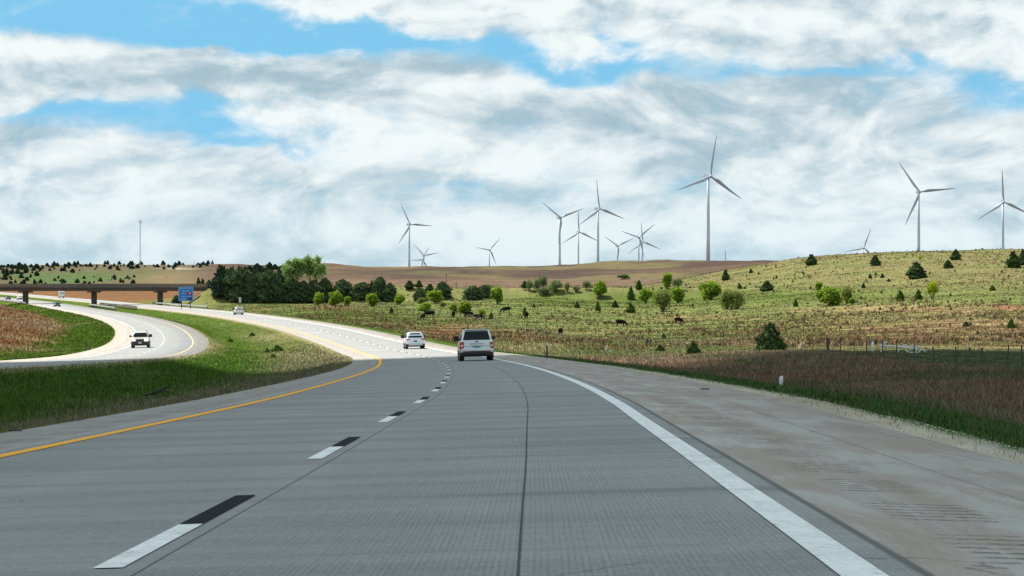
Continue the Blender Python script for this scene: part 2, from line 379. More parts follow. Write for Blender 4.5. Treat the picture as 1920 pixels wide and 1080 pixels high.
def wvn(nt, v):
    n = nt.nodes.new('ShaderNodeTexNoise'); nt.links.new(v, n.inputs['Vector']); n.inputs['Scale'].default_value = .9; n.inputs['Detail'].default_value = 5; return n.outputs['Color']
def road_mat(name, mirror):
    m, nt, out = newmat(name); uv = N(nt, 'ShaderNodeUVMap'); s = N(nt, 'ShaderNodeSeparateXYZ'); nt.links.new(uv.outputs[0], s.inputs[0])
    u, v = s.outputs[0], s.outputs[1]
    if mirror: u = mathn(nt, 'MULTIPLY', u, -1.0)
    uvv = uv.outputs[0]
    big = noise(nt, vmath(nt, 'MULTIPLY', uvv, (.35, .09, 1)), 1.0, 5, .6)
    tr = noise(nt, vmath(nt, 'MULTIPLY', uvv, (.10, .55, 1)), 1.0, 5, .65)
    fine = noise(nt, vmath(nt, 'MULTIPLY', uvv, (14, 7, 1)), 1.0, 4, .7)
    lane = mixc(nt, ramp(nt, big, .3, .7), (.292, .290, .274), (.345, .34, .318))
    lane = mixc(nt, ramp(nt, tr, .42, .68, 0, .85), lane, (.205, .212, .214))
    # wheel paths
    def line(x0, wid, per=None):
        d = mathn(nt, 'ABSOLUTE', mathn(nt, 'SUBTRACT', u, x0)); return ramp(nt, d, wid * .5, wid, 1, 0)
    wp = None
    for x0 in (.95, 2.75, -.95, -2.75):
        l = line(x0, .9); wp = l if wp is None else mathn(nt, 'ADD', wp, l, clamp=True)
    lane = mixc(nt, mathn(nt, 'MULTIPLY', wp, .25), lane, (.235, .24, .24))
    # longitudinal tining
    tw = mathn(nt, 'SINE', mathn(nt, 'MULTIPLY', mathn(nt, 'ADD', u, mathn(nt, 'MULTIPLY', big, .05)), 2 * math.pi / .034))
    tn = noise(nt, vmath(nt, 'MULTIPLY', uvv, (22, .35, 1)), 1.0, 3, .7)
    tine = mathn(nt, 'MULTIPLY', mathn(nt, 'MULTIPLY', ramp(nt, tw, .0, 1.0), ramp(nt, tn, .35, .6)), ramp(nt, tr, .3, .6, .4, 1))
    lane = mixc(nt, mathn(nt, 'MULTIPLY', tine, .50), lane, (.13, .14, .145))
    lane = mixc(nt, ramp(nt, tn, .48, .75, 0, .30), lane, (.36, .365, .36))
    grain = noise(nt, vmath(nt, 'MULTIPLY', uvv, (34, 9, 1)), 1.0, 5, .85); lane = mixc(nt, ramp(nt, grain, .47, .75, 0, .6), lane, (.14, .145, .15)); lane = mixc(nt, ramp(nt, grain, .5, .25, 0, .5), lane, (.45, .45, .43))
    lane = mixc(nt, ramp(nt, fine, .45, .75, 0, .35), lane, (.33, .34, .335))
    # sawn joints and the dark seams
    jv = mathn(nt, 'ABSOLUTE', mathn(nt, 'SUBTRACT', mathn(nt, 'MODULO', mathn(nt, 'ADD', v, 5000.0), 4.9), 2.45))
    lane = mixc(nt, mathn(nt, 'MULTIPLY', ramp(nt, jv, .004, .03, .35, 0), ramp(nt, fine, .3, .55)), lane, (.12, .125, .13))
    lane = mixc(nt, mathn(nt, 'MULTIPLY', ramp(nt, mathn(nt, 'ADD', jv, mathn(nt, 'MULTIPLY', big, .5)), .2, .75, .55, 0), ramp(nt, tr, .35, .6)), lane, (.17, .18, .185))
    for x0, wd in ((.19, .010), (2.08, .009)):
        wob = mathn(nt, 'ADD', x0, mathn(nt, 'MULTIPLY', mathn(nt, 'SUBTRACT', big, .5), .02))
        lane = mixc(nt, ramp(nt, mathn(nt, 'ABSOLUTE', mathn(nt, 'SUBTRACT', u, wob)), wd * .5, wd * 1.4, .85, 0), lane, (.035, .04, .045))
    lane = mixc(nt, ramp(nt, mathn(nt, 'ABSOLUTE', mathn(nt, 'SUBTRACT', u, .06)), .05, .22, .35, 0), lane, (.30, .28, .265))
    # shoulders
    st = noise(nt, vmath(nt, 'MULTIPLY', uvv, (1.6, .16, 1)), 1.0, 6, .68, .6)
    sh = mixc(nt, ramp(nt, st, .35, .6), (.335, .285, .242), (.40, .36, .32))
    sh = mixc(nt, ramp(nt, st, .50, .60, 0, .6), sh, (.43, .425, .405))
    sh = mixc(nt, ramp(nt, noise(nt, vmath(nt, 'MULTIPLY', uvv, (.9, .25, 1)), 1.3, 5, .6),   .46, .60, 0, .45), sh, (.295, .245, .205))
    sh = mixc(nt, ramp(nt, fine, .5, .75, 0, .35), sh, (.24, .22, .20))
    sh = mixc(nt, ramp(nt, noise(nt, vmath(nt, 'MULTIPLY', uvv, (9, .5, 1)), 1.0, 5, .7, .4), .56, .72, 0, .5), sh, (.46, .46, .45))
    sh = mixc(nt, ramp(nt, u, -3.7, -3.5, .5, 0), sh, (.30, .295, .28))
    sh = mixc(nt, ramp(nt, grain, .47, .75, 0, .4), sh, (.18, .16, .14)); sh = mixc(nt, ramp(nt, grain, .5, .25, 0, .4), sh, (.50, .48, .45))
    sh = mixc(nt, ramp(nt, jv, .004, .03, .3, 0), sh, (.15, .14, .13))
    # rumble grooves in groups
    gr = mathn(nt, 'ABSOLUTE', mathn(nt, 'SUBTRACT', mathn(nt, 'MODULO', mathn(nt, 'ADD', v, 5000.0), .30), .15))
    gp = mathn(nt, 'MODULO', mathn(nt, 'ADD', v, 5000.3), 2.9)
    lat = mathn(nt, 'ABSOLUTE', mathn(nt, 'SUBTRACT', mathn(nt, 'ADD', u, mathn(nt, 'MULTIPLY', fine, .12)), 4.72))
    latl = mathn(nt, 'ABSOLUTE', mathn(nt, 'SUBTRACT', mathn(nt, 'ADD', u, mathn(nt, 'MULTIPLY', fine, .12)), -4.35))
    lat = mathn(nt, 'MINIMUM', lat, mathn(nt, 'ADD', latl, .05))
    rum = mathn(nt, 'MULTIPLY', mathn(nt, 'MULTIPLY', ramp(nt, gr, .03, .09, 1, 0), ramp(nt, gp, 1.75, 1.95, 1, 0)), mathn(nt, 'MULTIPLY', ramp(nt, lat, .26, .36, 1, 0), ramp(nt, noise(nt, vmath(nt, 'MULTIPLY', uvv, (12, 8, 1)), 1.0, 4, .75), .44, .53)))
    sh = mixc(nt, mathn(nt, 'MULTIPLY', rum, .65), sh, (.10, .085, .075))
    ism = mathn(nt, 'MULTIPLY', ramp(nt, u, -3.86, -3.84), ramp(nt, u, 3.93, 3.95, 1, 0))
    c = mixc(nt, ism, sh, lane)
    c = mixc(nt, ramp(nt, mathn(nt, 'ABSOLUTE', mathn(nt, 'SUBTRACT', u, 3.93)), .012, .045, .8, 0), c, (.10, .10, .098))
    c = mixc(nt, ramp(nt, mathn(nt, 'ABSOLUTE', mathn(nt, 'SUBTRACT', u, 5.55)), .008, .02, .5, 0), c, (.15, .13, .12))
    ck = N(nt, 'ShaderNodeTexVoronoi', feature='DISTANCE_TO_EDGE', inp={'Scale': 1.0}); nt.links.new(vmath(nt, 'ADD', vmath(nt, 'MULTIPLY', uvv, (.22, .13, 1)), vmath(nt, 'MULTIPLY', wvn(nt, uvv), (.5, .5, 0))), ck.inputs['Vector'])
    c = mixc(nt, mathn(nt, 'MULTIPLY', ramp(nt, ck.outputs['Distance'], .0008, .0035, .6, 0), ramp(nt, big, .50, .56)), c, (.10, .095, .09))
    spot = noise(nt, vmath(nt, 'MULTIPLY', uvv, (2.6, 1.6, 1)), 1.0, 3, .6); c = mixc(nt, ramp(nt, spot, .69, .76, 0, .45), c, (.12, .12, .12))
    c = mixc(nt, ramp(nt, mathn(nt, 'ABSOLUTE', mathn(nt, 'SUBTRACT', u, -3.85)), .01, .03, .5, 0), c, (.13, .13, .12))
    b = N(nt, 'ShaderNodeBsdfPrincipled', inp={'Roughness': .95, 'Specular IOR Level': .08}); nt.links.new(c, b.inputs['Base Color'])
    hgt = mathn(nt, 'SUBTRACT', mathn(nt, 'MULTIPLY', fine, .25), mathn(nt, 'ADD', mathn(nt, 'MULTIPLY', tine, mathn(nt, 'MULTIPLY', ism, .35)), mathn(nt, 'MULTIPLY', rum, 1.5)))
    bp = N(nt, 'ShaderNodeBump', inp={'Strength': .45, 'Distance': .012, 'Height': hgt}); nt.links.new(bp.outputs[0], b.inputs['Normal'])
    nt.links.new(b.outputs[0], out.inputs[0]); return m
def line_mat(name, c, wear=.3):
    m, nt, out = newmat(name); g = N(nt, 'ShaderNodeNewGeometry'); p = g.outputs['Position']
    f = noise(nt, p, 16, 6, .75); f2 = noise(nt, vmath(nt, 'MULTIPLY', p, (18, 1.2, 1)), 1, 4, .6)
    cc = mixc(nt, ramp(nt, f, .50, .66, 0, wear), c, (.27, .275, .27)); cc = mixc(nt, ramp(nt, noise(nt, p, 1.7, 4, .6), .45, .7, 0, wear * .6), cc, (.40, .40, .385)); cc = mixc(nt, ramp(nt, f2, .55, .75, 0, wear), cc, tuple(x * .6 + .04 for x in c))
    b = N(nt, 'ShaderNodeBsdfPrincipled', inp={'Roughness': .9, 'Specular IOR Level': .05}); nt.links.new(cc, b.inputs['Base Color']); nt.links.new(b.outputs[0], out.inputs[0]); return m

M = {}
M['ground'] = ground_mat()
M['grass'] = attr_mat('grass_blades', .15, nz=False, up=.85)
M['leaf'] = attr_mat('leaves', .35, nz=False, up=.35)
M['needle'] = attr_mat('needles', .15, nz=False, up=.3)
M['stone'] = attr_mat('gravel', 0, nz=False)
M['roadA'] = road_mat('concrete_pavement', False); M['roadB'] = road_mat('concrete_pavement_far', True)
M['white_line'] = line_mat('white_paint', (.82, .83, .80), .55); M['orange_line'] = line_mat('orange_yellow_paint', (.90, .42, .035), .3); M['black_line'] = line_mat('black_contrast_paint', (.012, .014, .017), .0)
M['bark'] = paint('bark', (.11, .085, .065), .95, var=.35, scale=6)
M['dead'] = paint('dead_wood', (.035, .03, .027), .95, var=.3)
M['tower'] = paint('turbine_white', (.56, .62, .68), .45, var=.06, scale=.2)
M['bladew'] = paint('turbine_blade', (.40, .46, .52), .4, var=.08, scale=.3)
M['steel'] = paint('galvanised_steel', (.52, .54, .55), .45, .5, var=.15)
M['post'] = paint('post_steel', (.045, .045, .045), .8, 0, var=.3, scale=9)
M['wood_post'] = paint('weathered_timber', (.085, .07, .06), .95, var=.35, scale=9)
M['wire'] = paint('fence_wire', (.20, .20, .19), .6, .6)
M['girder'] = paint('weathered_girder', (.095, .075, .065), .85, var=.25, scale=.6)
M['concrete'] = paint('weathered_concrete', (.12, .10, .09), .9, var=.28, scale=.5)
M['slope'] = paint('slope_paving', (.55, .45, .34), .9, var=.2, scale=.8)
M['black'] = paint('black_hide', (.010, .009, .009), .9, var=.3, spec=.05)
M['glass'] = paint('dark_glass', (.010, .015, .016), .2, var=.1, spec=.2)
M['tyre'] = paint('tyre_rubber', (.015, .015, .016), .85); M['rim'] = paint('alloy_rim', (.35, .36, .37), .3, .8)
M['trim'] = paint('black_trim', (.018, .018, .02), .5)
M['silver'] = paint('silver_white_paint', (.72, .76, .78), .3, 0, .6, var=.03); M['silver2'] = paint('bright_silver_paint', (.70, .74, .80), .28, .1, .7, var=.03)
M['white'] = paint('white_paint_car', (.78, .78, .76), .3, 0, .7, var=.03); M['beige'] = paint('pale_beige_paint', (.62, .57, .50), .3, .1, .7, var=.04)
M['navy'] = paint('dark_blue_paint', (.03, .045, .07), .3, .2, .8, var=.05); M['teal'] = paint('dark_teal_paint', (.04, .075, .085), .3, .2, .8, var=.05)
M['red'] = paint('red_lens', (.42, .015, .02), .2, 0, .6); M['clear'] = paint('clear_lens', (.75, .72, .70), .2); M['chrome'] = paint('chrome', (.6, .62, .64), .15, .9)
M['plate'] = paint('plate_blue', (.12, .36, .42), .5); M['platew'] = paint('plate_white', (.65, .66, .66), .5); M['oval'] = paint('blue_emblem', (.03, .07, .2), .3)
M['sign_blue'] = paint('sign_blue', (.006, .105, .42), .45, var=.05); M['sign_white'] = paint('sign_white', (.26, .52, .74), .45)
M['pipe'] = paint('white_pipe', (.72, .74, .74), .45, var=.12, scale=2); M['orange'] = paint('orange_marker', (.6, .16, .04), .6)
def emis(name, c, s):
    m, nt, out = newmat(name); e = N(nt, 'ShaderNodeEmission', inp={0: (*c, 1), 1: s}); nt.links.new(e.outputs[0], out.inputs[0]); return m
M['led'] = emis('led_red', (1, .12, .06), .7); M['lamp'] = emis('headlamp_light', (1, .90, .66), 1.6)

# ------------------------------------------------------------------ ground sheet (one mesh, aligned to the road edges)
def build_ground():
    R = len(rows); k = _k; L = .36 * np.abs(rows) + 95
    tl = _xt + TL * k; tr = _xt + TR * k; ol = _xo + WL * k; orr = _xo + WR * qR(rows) * k
    leftend = np.minimum(-L, tl - 90); rightend = np.maximum(L, orr + 90)
    sl = np.linspace(1, 0, 150)[:, None] ** 1.7; smd = np.linspace(0, 1, 56)[:, None]; sr = np.linspace(0, 1, 340)[:, None] ** 1.45
    XL = tl + (leftend - tl) * sl; XM = tr + (ol - tr) * smd; XRt = orr + (rightend - orr) * sr
    XS = np.concatenate([XL, (tl + .35)[None], (tr - .35)[None], XM, (ol + .35)[None], (orr - .35)[None], XRt]).T
    ZS = np.repeat(rows[:, None], XS.shape[1], 1)
    H = hfun(XS, ZS)
    nl = XL.shape[0]; nm = XM.shape[0]
    H[:, nl - 1] = _zt + crossT(TL) - .05; H[:, nl + 2] = _zt + crossT(TR) - .05
    H[:, nl] = _zt - .6; H[:, nl + 1] = _zt - .6
    H[:, nl + 1 + nm] = _zo + crossO(WL) - .05; H[:, nl + 2 + nm] = _zo - .6; H[:, nl + 3 + nm] = _zo - .6; H[:, nl + 4 + nm] = _zo + crossO(WR, rows) - .05
    v = np.stack([XS, ZS, H], -1); cshape = XS.shape
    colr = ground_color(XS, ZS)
    nC = cshape[1]; idx = np.arange(R * nC).reshape(R, nC)
    f = np.stack([idx[:-1, :-1], idx[:-1, 1:], idx[1:, 1:], idx[1:, :-1]], -1).reshape(-1, 4)
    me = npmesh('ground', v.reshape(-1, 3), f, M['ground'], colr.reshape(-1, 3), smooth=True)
    tag(link('ground', me), kind='structure')
build_ground()

# arc length for dash spacing
_s = np.concatenate([[0], np.cumsum(np.hypot(np.diff(rows), np.diff(_xo)))]); _s -= np.interp(12.15, rows, _s)
_s2 = np.concatenate([[0], np.cumsum(np.hypot(np.diff(rows), np.diff(_xt)))])
def strip_geo(ours, w0, w1, z0, z1, up, ws=None):
    zs = np.concatenate([[z0], rows[(rows > z0 + 1e-4) & (rows < z1 - 1e-4)], [z1]])
    cx, cz, cr = (xo, zo, crossO) if ours else (xt, zt, crossT)
    ws = np.linspace(w0, w1, 2) if ws is None else np.array(ws)
    W2 = np.repeat(ws[None], len(zs), 0); Z = cz(zs)[:, None] + (cr(W2, zs[:, None]) if ours else cr(W2)) + up
    X = cx(zs)[:, None] + (sw(W2, zs[:, None]) if ours else W2) * kk(zs)[:, None]
    Y = np.repeat(zs[:, None], len(ws), 1)
    ss = np.interp(zs, rows, _s if ours else _s2)
    uv = np.stack([np.repeat(ws[None], len(zs), 0), np.repeat(ss[:, None], len(ws), 1)], -1)
    n = len(ws); idx = np.arange(len(zs) * n).reshape(len(zs), n)
    f = np.stack([idx[:-1, :-1], idx[:-1, 1:], idx[1:, 1:], idx[1:, :-1]], -1).reshape(-1, 4)
    return np.stack([X, Y, Z], -1).reshape(-1, 3), f, uv.reshape(-1, 2)
def strips(name, lst, m, kind='structure'):
    V = []; Fc = []; U = []; o = 0
    for a in lst:
        v, f, u = strip_geo(*a); V.append(v); Fc.append(f + o); U.append(u); o += len(v)
    return tag(link(name, npmesh(name, np.concatenate(V), np.concatenate(Fc), m, uv=np.concatenate(U))), kind=kind)
ZEND = 4000
wsO = [WL - .02, WL, -3.7, 0, 3.66, 5.2, WR, WR + .02]
def road(name, ours, m):
    wl, wr = (WL, WR) if ours else (TL, TR)
    brk = 3.66 if ours else -3.66
    ws = sorted([wl, 0.0, brk, wr])
    v, f, u = strip_geo(ours, 0, 0, -79, ZEND, 0, ws); n = len(ws); R = len(v) // n
    lo = v.copy(); lo[:, 2] -= .22
    V = np.concatenate([v, lo]); U = np.concatenate([u, u]); o = len(v)
    a = np.arange(R - 1) * n; side1 = np.stack([a, a + n, a + n + o, a + o], -1); b = a + n - 1; side2 = np.stack([b + n, b, b + o, b + n + o], -1)
    return tag(link(name, npmesh(name, V, np.concatenate([f, side1, side2]), m, uv=U)), kind='structure')
road('highway_road', True, M['roadA']); road('oncoming_road', False, M['roadB'])
sz = lambda s: float(np.interp(s, _s, rows)); sz2 = lambda s: float(np.interp(s, _s2, rows))
UPL = .006
wl = []; bl = []
for i in range(-5, 150):
    s0 = i * 12.19; wl.append((True, -.075, .075, sz(s0), sz(s0 + 3.05), UPL)); bl.append((True, -.075, .075, sz(s0 + 3.06), sz(s0 + 6.1), UPL))
strips('white_lane_marking', wl, M['white_line']); strips('black_lane_marking', bl, M['black_line'])
strips('white_edge_line', [(True, 3.52, 3.73, -78, 1800, UPL)], M['white_line'])
strips('orange_edge_line', [(True, -3.73, -3.53, -78, 1800, UPL)], M['orange_line'])
wl = [(False, -.075, .075, sz2(i * 12.19), sz2(i * 12.19 + 3.05), UPL) for i in range(0, 150)]
strips('white_lane_marking', wl, M['white_line'])
strips('white_edge_line', [(False, -3.68, -3.56, -78, 1800, UPL)], M['white_line'])
strips('orange_edge_line', [(False, 3.55, 3.68, -78, 1800, UPL)], line_mat('sunlit_yellow_paint', (.72, .52, .24), .5))  # worn orange line, its paler look in sun put into the paint colour

# ------------------------------------------------------------------ grass, stubble and stones (uncountable)
def blades(name, x, z, hgt, wid, c, lean=.35, m='grass', label=None, cat='grass'):
    n = len(x); h0 = hfun(x, z) - .02; a = RS.uniform(0, math.pi, n); dx = np.cos(a) * wid / 2; dy = np.sin(a) * wid / 2 * .6
    lx = RS.normal(0, lean, n) * hgt; ly = RS.normal(0, lean * .6, n) * hgt
    A = np.stack([x - dx, z - dy, h0], -1); B = np.stack([x + dx, z + dy, h0], -1)
    Cc = np.stack([x + lx * .35 + dx * .6, z + ly * .3 + dy * .6, h0 + hgt * .6], -1); D = np.stack([x + lx, z + ly, h0 + hgt], -1)
    E = np.stack([x + lx * .35 - dx * .6, z + ly * .3 - dy * .6, h0 + hgt * .6], -1)
    V = np.stack([A, B, Cc, D, E], 1).reshape(-1, 3); i = np.arange(n)[:, None] * 5
    f = np.concatenate([i + [0, 1, 2], i + [0, 2, 4], i + [4, 2, 3]]).reshape(-1, 3)
    me = npmesh(name, V, f, M[m], np.repeat(c, 5, 0)); return tag(link(name, me), label, cat, kind='stuff')
def sample(n, z0, z1, pxa=-120, pxb=2040, powr=2.0):
    u = RS.uniform(0, 1, n)
    z = 1 / (1 / z1 + u * (1 / z0 - 1 / z1)) if powr == 2 else np.exp(math.log(z0) + u * math.log(z1 / z0))
    px = RS.uniform(pxa, pxb, n); return (px - 960) / F * z, z
def offs(x, z):
    k = kk(z); wo = (x - xo(z)) / k; wt = (x - xt(z)) / k; return wo - WR * qR(z), TL - wt, WL - wo, wt - TR
def jit(c, a=.3, n=None):
    c = c * (1 + RS.uniform(-a, a, (len(c), 1))); return np.clip(c * (1 + RS.uniform(-.08, .08, c.shape)), .005, .9)
# median grass
x, z = sample(620000, 17, 800, -200, 900, 1); dR, dL, dMo, dMt = offs(x, z); k = (dMo > .05) & (dMt > .1); x, z, dMo = x[k], z[k], dMo[k]
c = ground_color(x, z); st = RS.uniform(0, 1, len(x)) < .60 * sst(9.5, 1, dMo) * sst(.25, .6, fbm(x / 3, z / 9, 91, 3))
c = jit(c * 1.9, .3); c[st] = jit(np.tile(C(.27, .245, .15), (st.sum(), 1)), .3)
hg = RS.uniform(.06, .22, len(x)) * np.where(z > 300, .55, 1) * (.35 + .65 * sst(.1, 1.6, np.minimum(dMo, 5))) ; hg[st] *= 1.45
blades('median_grass', x, z, hg, .005 + z * .00034, c, label='long green grass with straw coloured stalks growing in the median')
# right verge: green strip and brown dry grass
x, z = sample(700000, 14, 420, 900, 2100, 1); dR, dL, dMo, dMt = offs(x, z); k = (dR > .25) & (x < FENCE_X(z) + 26); x, z, dR = x[k], z[k], dR[k]
gr = (dR < .95 + .5 * (fbm(x / 1.1, z / 2.5, 88, 3) - .5)) & (RS.uniform(0, 1, len(x)) < .975); x, z, dR = x[~gr], z[~gr], dR[~gr]
c = ground_color(x, z); hg = np.where(dR < 3, RS.uniform(.07, .20, len(x)), RS.uniform(.12, .42, len(x))) * np.where(x > FENCE_X(z), .4, 1) * np.where(dR < 1.2, .5, 1)
c = jit(c * np.where((dR > 3) & (z < 420), 1.75, 1.75)[:, None], .34); rr = RS.uniform(0, 1, len(x)); q = (dR > 3) & (rr < .14) & (z < 300); c[q] = jit(np.tile(C(.30, .25, .19), (q.sum(), 1)), .3)
q = (dR > 3) & (rr > .90); c[q] = jit(np.tile(C(.09, .12, .05), (q.sum(), 1)), .3)
q = (dR < 3) & (rr < .22); c[q] = jit(np.tile(C(.22, .19, .11), (q.sum(), 1)), .3)
blades('verge_grass', x, z, hg, .005 + z * .00032, c, label='green verge strip turning into tall brown dry grass by the right shoulder')
# left field
x, z = sample(220000, 100, 900, -200, 420, 1); dR, dL, dMo, dMt = offs(x, z); k = (dL > .2); x, z, dL = x[k], z[k], dL[k]
c = jit(ground_color(x, z) * 1.45, .3)
blades('field_grass', x, z, RS.uniform(.15, .5, len(x)) * np.where(dL > 8, 1.3, .6), .006 + z * .0004, c, label='rusty dry grass and green turf beyond the oncoming road')
# pasture: fine turf + rusty bunch-grass tufts
x, z = sample(380000, 300, 1050, 380, 2050, 1); dR, dL, dMo, dMt = offs(x, z); k = (dR > 4); x, z = x[k], z[k]
c = jit(ground_color(x, z) * 1.15, .18)
blades('pasture_grass', x, z, RS.uniform(.06, .22, len(x)), .02 + z * .00042, c, label='grazed turf with rusty bunch grass over the pasture hillside')
x, z = sample(60000, 300, 1150, 560, 2050, 1); dR, dL, dMo, dMt = offs(x, z)
nn = fbm(x / 12, z / 20, 77, 3) ; k = (dR > 9) & (RS.uniform(0, 1, len(x)) < np.clip((nn - .52) * 2.0, .015, .25)); x, z = x[k], z[k]
n = len(x); x = np.repeat(x, 7) + RS.normal(0, .16, n * 7); z = np.repeat(z, 7) + RS.normal(0, .16, n * 7)
base = np.where(RS.uniform(0, 1, n)[:, None] < .55, C(.23, .145, .085), np.where(RS.uniform(0, 1, n)[:, None] < .3, C(.09, .08, .04), C(.19, .15, .075)))
c = jit(np.repeat(base, 7, 0), .25)
blades('bunch_grass', x, z, np.repeat(RS.uniform(.3, .85, n), 7), np.full(n * 7, .17), c, label='scattered rust brown bunch grass tufts on the pasture')
# shoulder gravel
x, z = sample(110000, 14, 160, 900, 2100, 1); dR, dL, dMo, dMt = offs(x, z); k = (dR > -.05) & (dR < 1.1 + RS.uniform(-.2, .5, len(x))) & (RS.uniform(0, 1, len(x)) < 1); x, z = x[k], z[k]
n = len(x); r = RS.uniform(.006, .028, n) + z * .0002; h0 = hfun(x, z)
T = np.array([[1, 0, 0], [-.5, .87, 0], [-.5, -.87, 0], [0, 0, .35]]); an = RS.uniform(0, 6.28, n); ca, sa = np.cos(an), np.sin(an)
V = np.stack([np.stack([x + r * (t[0] * ca - t[1] * sa), z + r * (t[0] * sa + t[1] * ca), h0 + r * t[2] - .004], -1) for t in T], 1).reshape(-1, 3)
i = np.arange(n)[:, None] * 4; f = np.concatenate([i + [0, 1, 3], i + [1, 2, 3], i + [2, 0, 3]]).reshape(-1, 3)
tag(link('gravel', npmesh('gravel', V, f, M['stone'], np.repeat(jit(np.tile(C(.42, .38, .30), (n, 1)), .35), 4, 0))), 'pale gravel along the outer edge of the right shoulder', 'gravel', kind='stuff')

# ------------------------------------------------------------------ trees and shrubs
def cards(P, size, nrm, c, m, aspect=1.0):
    n = len(P); size = np.broadcast_to(size, (n,)); a = RS.normal(size=(n, 3)); nn = nrm + RS.normal(size=(n, 3)) * .7; nn /= np.linalg.norm(nn, axis=1)[:, None] + 1e-9
    t = np.cross(nn, a); t /= np.linalg.norm(t, axis=1)[:, None] + 1e-9; b = np.cross(nn, t)
    t = t * (size / 2)[:, None]; b = b * (size / 2 * aspect)[:, None]
    V = np.stack([P - t - b * .6, P + t * .8 - b, P + t + b * .7, P - t * .6 + b], 1).reshape(-1, 3)
    return npmesh('crown', V, np.arange(4 * n).reshape(n, 4), M[m], np.repeat(c, 4, 0))
def trunk_mesh(name, pts_list, m='bark', n=6):
    mb = MB()
    for pts, rads in pts_list: mb.tube(pts, rads, n)
    me = bpy.data.meshes.new(name); mb.bm.to_mesh(me); mb.bm.free(); me.materials.append(M[m]); return me
def cedar_mesh(seed, n=2600, c0=(.026, .052, .019), c1=(.085, .120, .042), fat=1.0, lean=0.0, card=.13, rnd=0):
    rs = np.random.RandomState(seed)
    # unit tree: height 1, half width .5
    t = rs.beta(1.15, 1.7, n); a = rs.uniform(0, 2 * np.pi, n)
    prof = np.interp(t, [0, .08, .3, .6, .85, 1.0], [.40, .48, .47, .29, .13, .02] if not rnd else [.42, .48, .5, .44, .27 + .05 * (seed % 3), .04]) * fat
    lob = 1 + .30 * np.sin(a * 3 + seed + t * 7) * np.sin(t * 17 + a * 2) + .45 * (fbm(a * 1.9 + 11, t * 9 + seed, seed, 3) - .5) * 2
    r = prof * lob * np.sqrt(rs.uniform(.25, 1.0, n)); x = r * np.cos(a); y = r * np.sin(a)
    # side leaders
    q = rs.uniform(0, 1, n) < .14; la = rs.randint(0, 4, n) * 1.7 + seed; x[q] = x[q] * .35 + .17 * np.cos(la[q]); y[q] = y[q] * .35 + .17 * np.sin(la[q]); t = np.where(q, t * .92, t)
    x = x + lean * t
    q = rs.uniform(0, 1, n) < .16; g5 = rs.randint(0, 16, n); ga = g5 * 2.39 + seed; gt = .08 + .055 * g5; ge = rs.uniform(.5, 1.28, n); gp = np.interp(gt, [0, .3, .6, 1.0], [.42, .44, .26, .03]) * fat
    x[q] = (gp * ge * np.cos(ga))[q] + rs.normal(0, .018, q.sum()); y[q] = (gp * ge * np.sin(ga))[q] + rs.normal(0, .018, q.sum()); t = np.where(q, gt + ge * .10 - .03 + rs.normal(0, .012, n), t)
    P = np.stack([x, y, .02 + t * .98], -1); f = rs.uniform(0, 1, n) * .6 + .4 * fbm(a * 2, t * 8, seed + 5, 2)
    c = np.array(c0) + (np.array(c1) - np.array(c0)) * f[:, None]
    return cards(P, rs.uniform(.55, 1.2, n) * card, np.stack([np.cos(a), np.sin(a), .35 + 0 * a], -1), c, 'needle')
def bush_mesh(seed, n=2200, c0=(.07, .12, .015), c1=(.16, .22, .03), card=.085, low=.02, hollow=.3, stems=9, flat=1.0):
    rs = np.random.RandomState(seed); br = []; tips = []
    for i in range(stems):
        a = i * 2.4 + rs.uniform(-.4, .4); sp = rs.uniform(.12, .40); hh = rs.uniform(.6, .95) * (1 - .35 * sp)
        p0 = (.04 * math.cos(a), .04 * math.sin(a), -.02); p1 = (sp * .45 * math.cos(a), sp * .45 * math.sin(a), hh * .45); p2 = (sp * math.cos(a), sp * math.sin(a), hh)
        br.append(([p0, p1, p2], [.016, .011, .004])); tips += [p2, tuple((u + v) / 2 for u, v in zip(p1, p2))]
        for j in range(3):
            b = a + rs.uniform(-1.2, 1.2); s = rs.uniform(.1, .2); e = (p1[0] + s * math.cos(b), p1[1] + s * math.sin(b), p1[2] + rs.uniform(.05, .3)); br.append(([p1, e], [.007, .003])); tips.append(e)
    m = n; K = 9; cx = []
    for i in range(K):
        a = i * 2.39 + rs.uniform(-.4, .4); d = rs.uniform(.10, .30) if i else 0; rz_ = rs.uniform(.14, .25) if i else .30; cx.append((d * math.cos(a), d * math.sin(a), rs.uniform(.26, .80 - .5 * d) if i else .62, rz_))
    cx = np.array(cx); g = rs.choice(K, m, p=cx[:, 3] ** 2 / (cx[:, 3] ** 2).sum()); v = rs.normal(size=(m, 3)); v /= np.linalg.norm(v, axis=1)[:, None]
    rr = np.power(rs.uniform(hollow, 1, m), .5) * (1 + rs.normal(0, .10, m)) * cx[g, 3]; x, y, zz = (cx[g, :3] + v * rr[:, None] * np.array([1, 1, 1.15])).T
    keep = zz > low; tp = np.array(tips); g = rs.randint(0, len(tp), m // 2); Q = tp[g] + rs.normal(0, .055, (m // 2, 3))
    P = np.concatenate([np.stack([x, y, zz], -1)[keep], Q]); P[:, 2] = np.minimum(P[:, 2], 1.03) * flat
    f = rs.uniform(0, 1, len(P)) * .55 + .45 * fbm(P[:, 0] * 5 + 9, P[:, 2] * 5 + seed, seed + 3, 2)
    c = np.array(c0) + (np.array(c1) - np.array(c0)) * f[:, None]
    nr = P - np.array([0, 0, .4]); return cards(P, rs.uniform(.5, 1.2, len(P)) * card, nr, c, 'leaf'), trunk_mesh('trunk', br)
def make_tree(name, crown, trunk, loc, H, W, label, cat, group=None, rz=None):
    r = empty(name, loc, RS.uniform(0, 6.28) if rz is None else rz); r.scale = (W, W, H); tag(r, label, cat, group)
    if trunk: link('trunk', trunk, r)
    link('crown', crown, r); return r
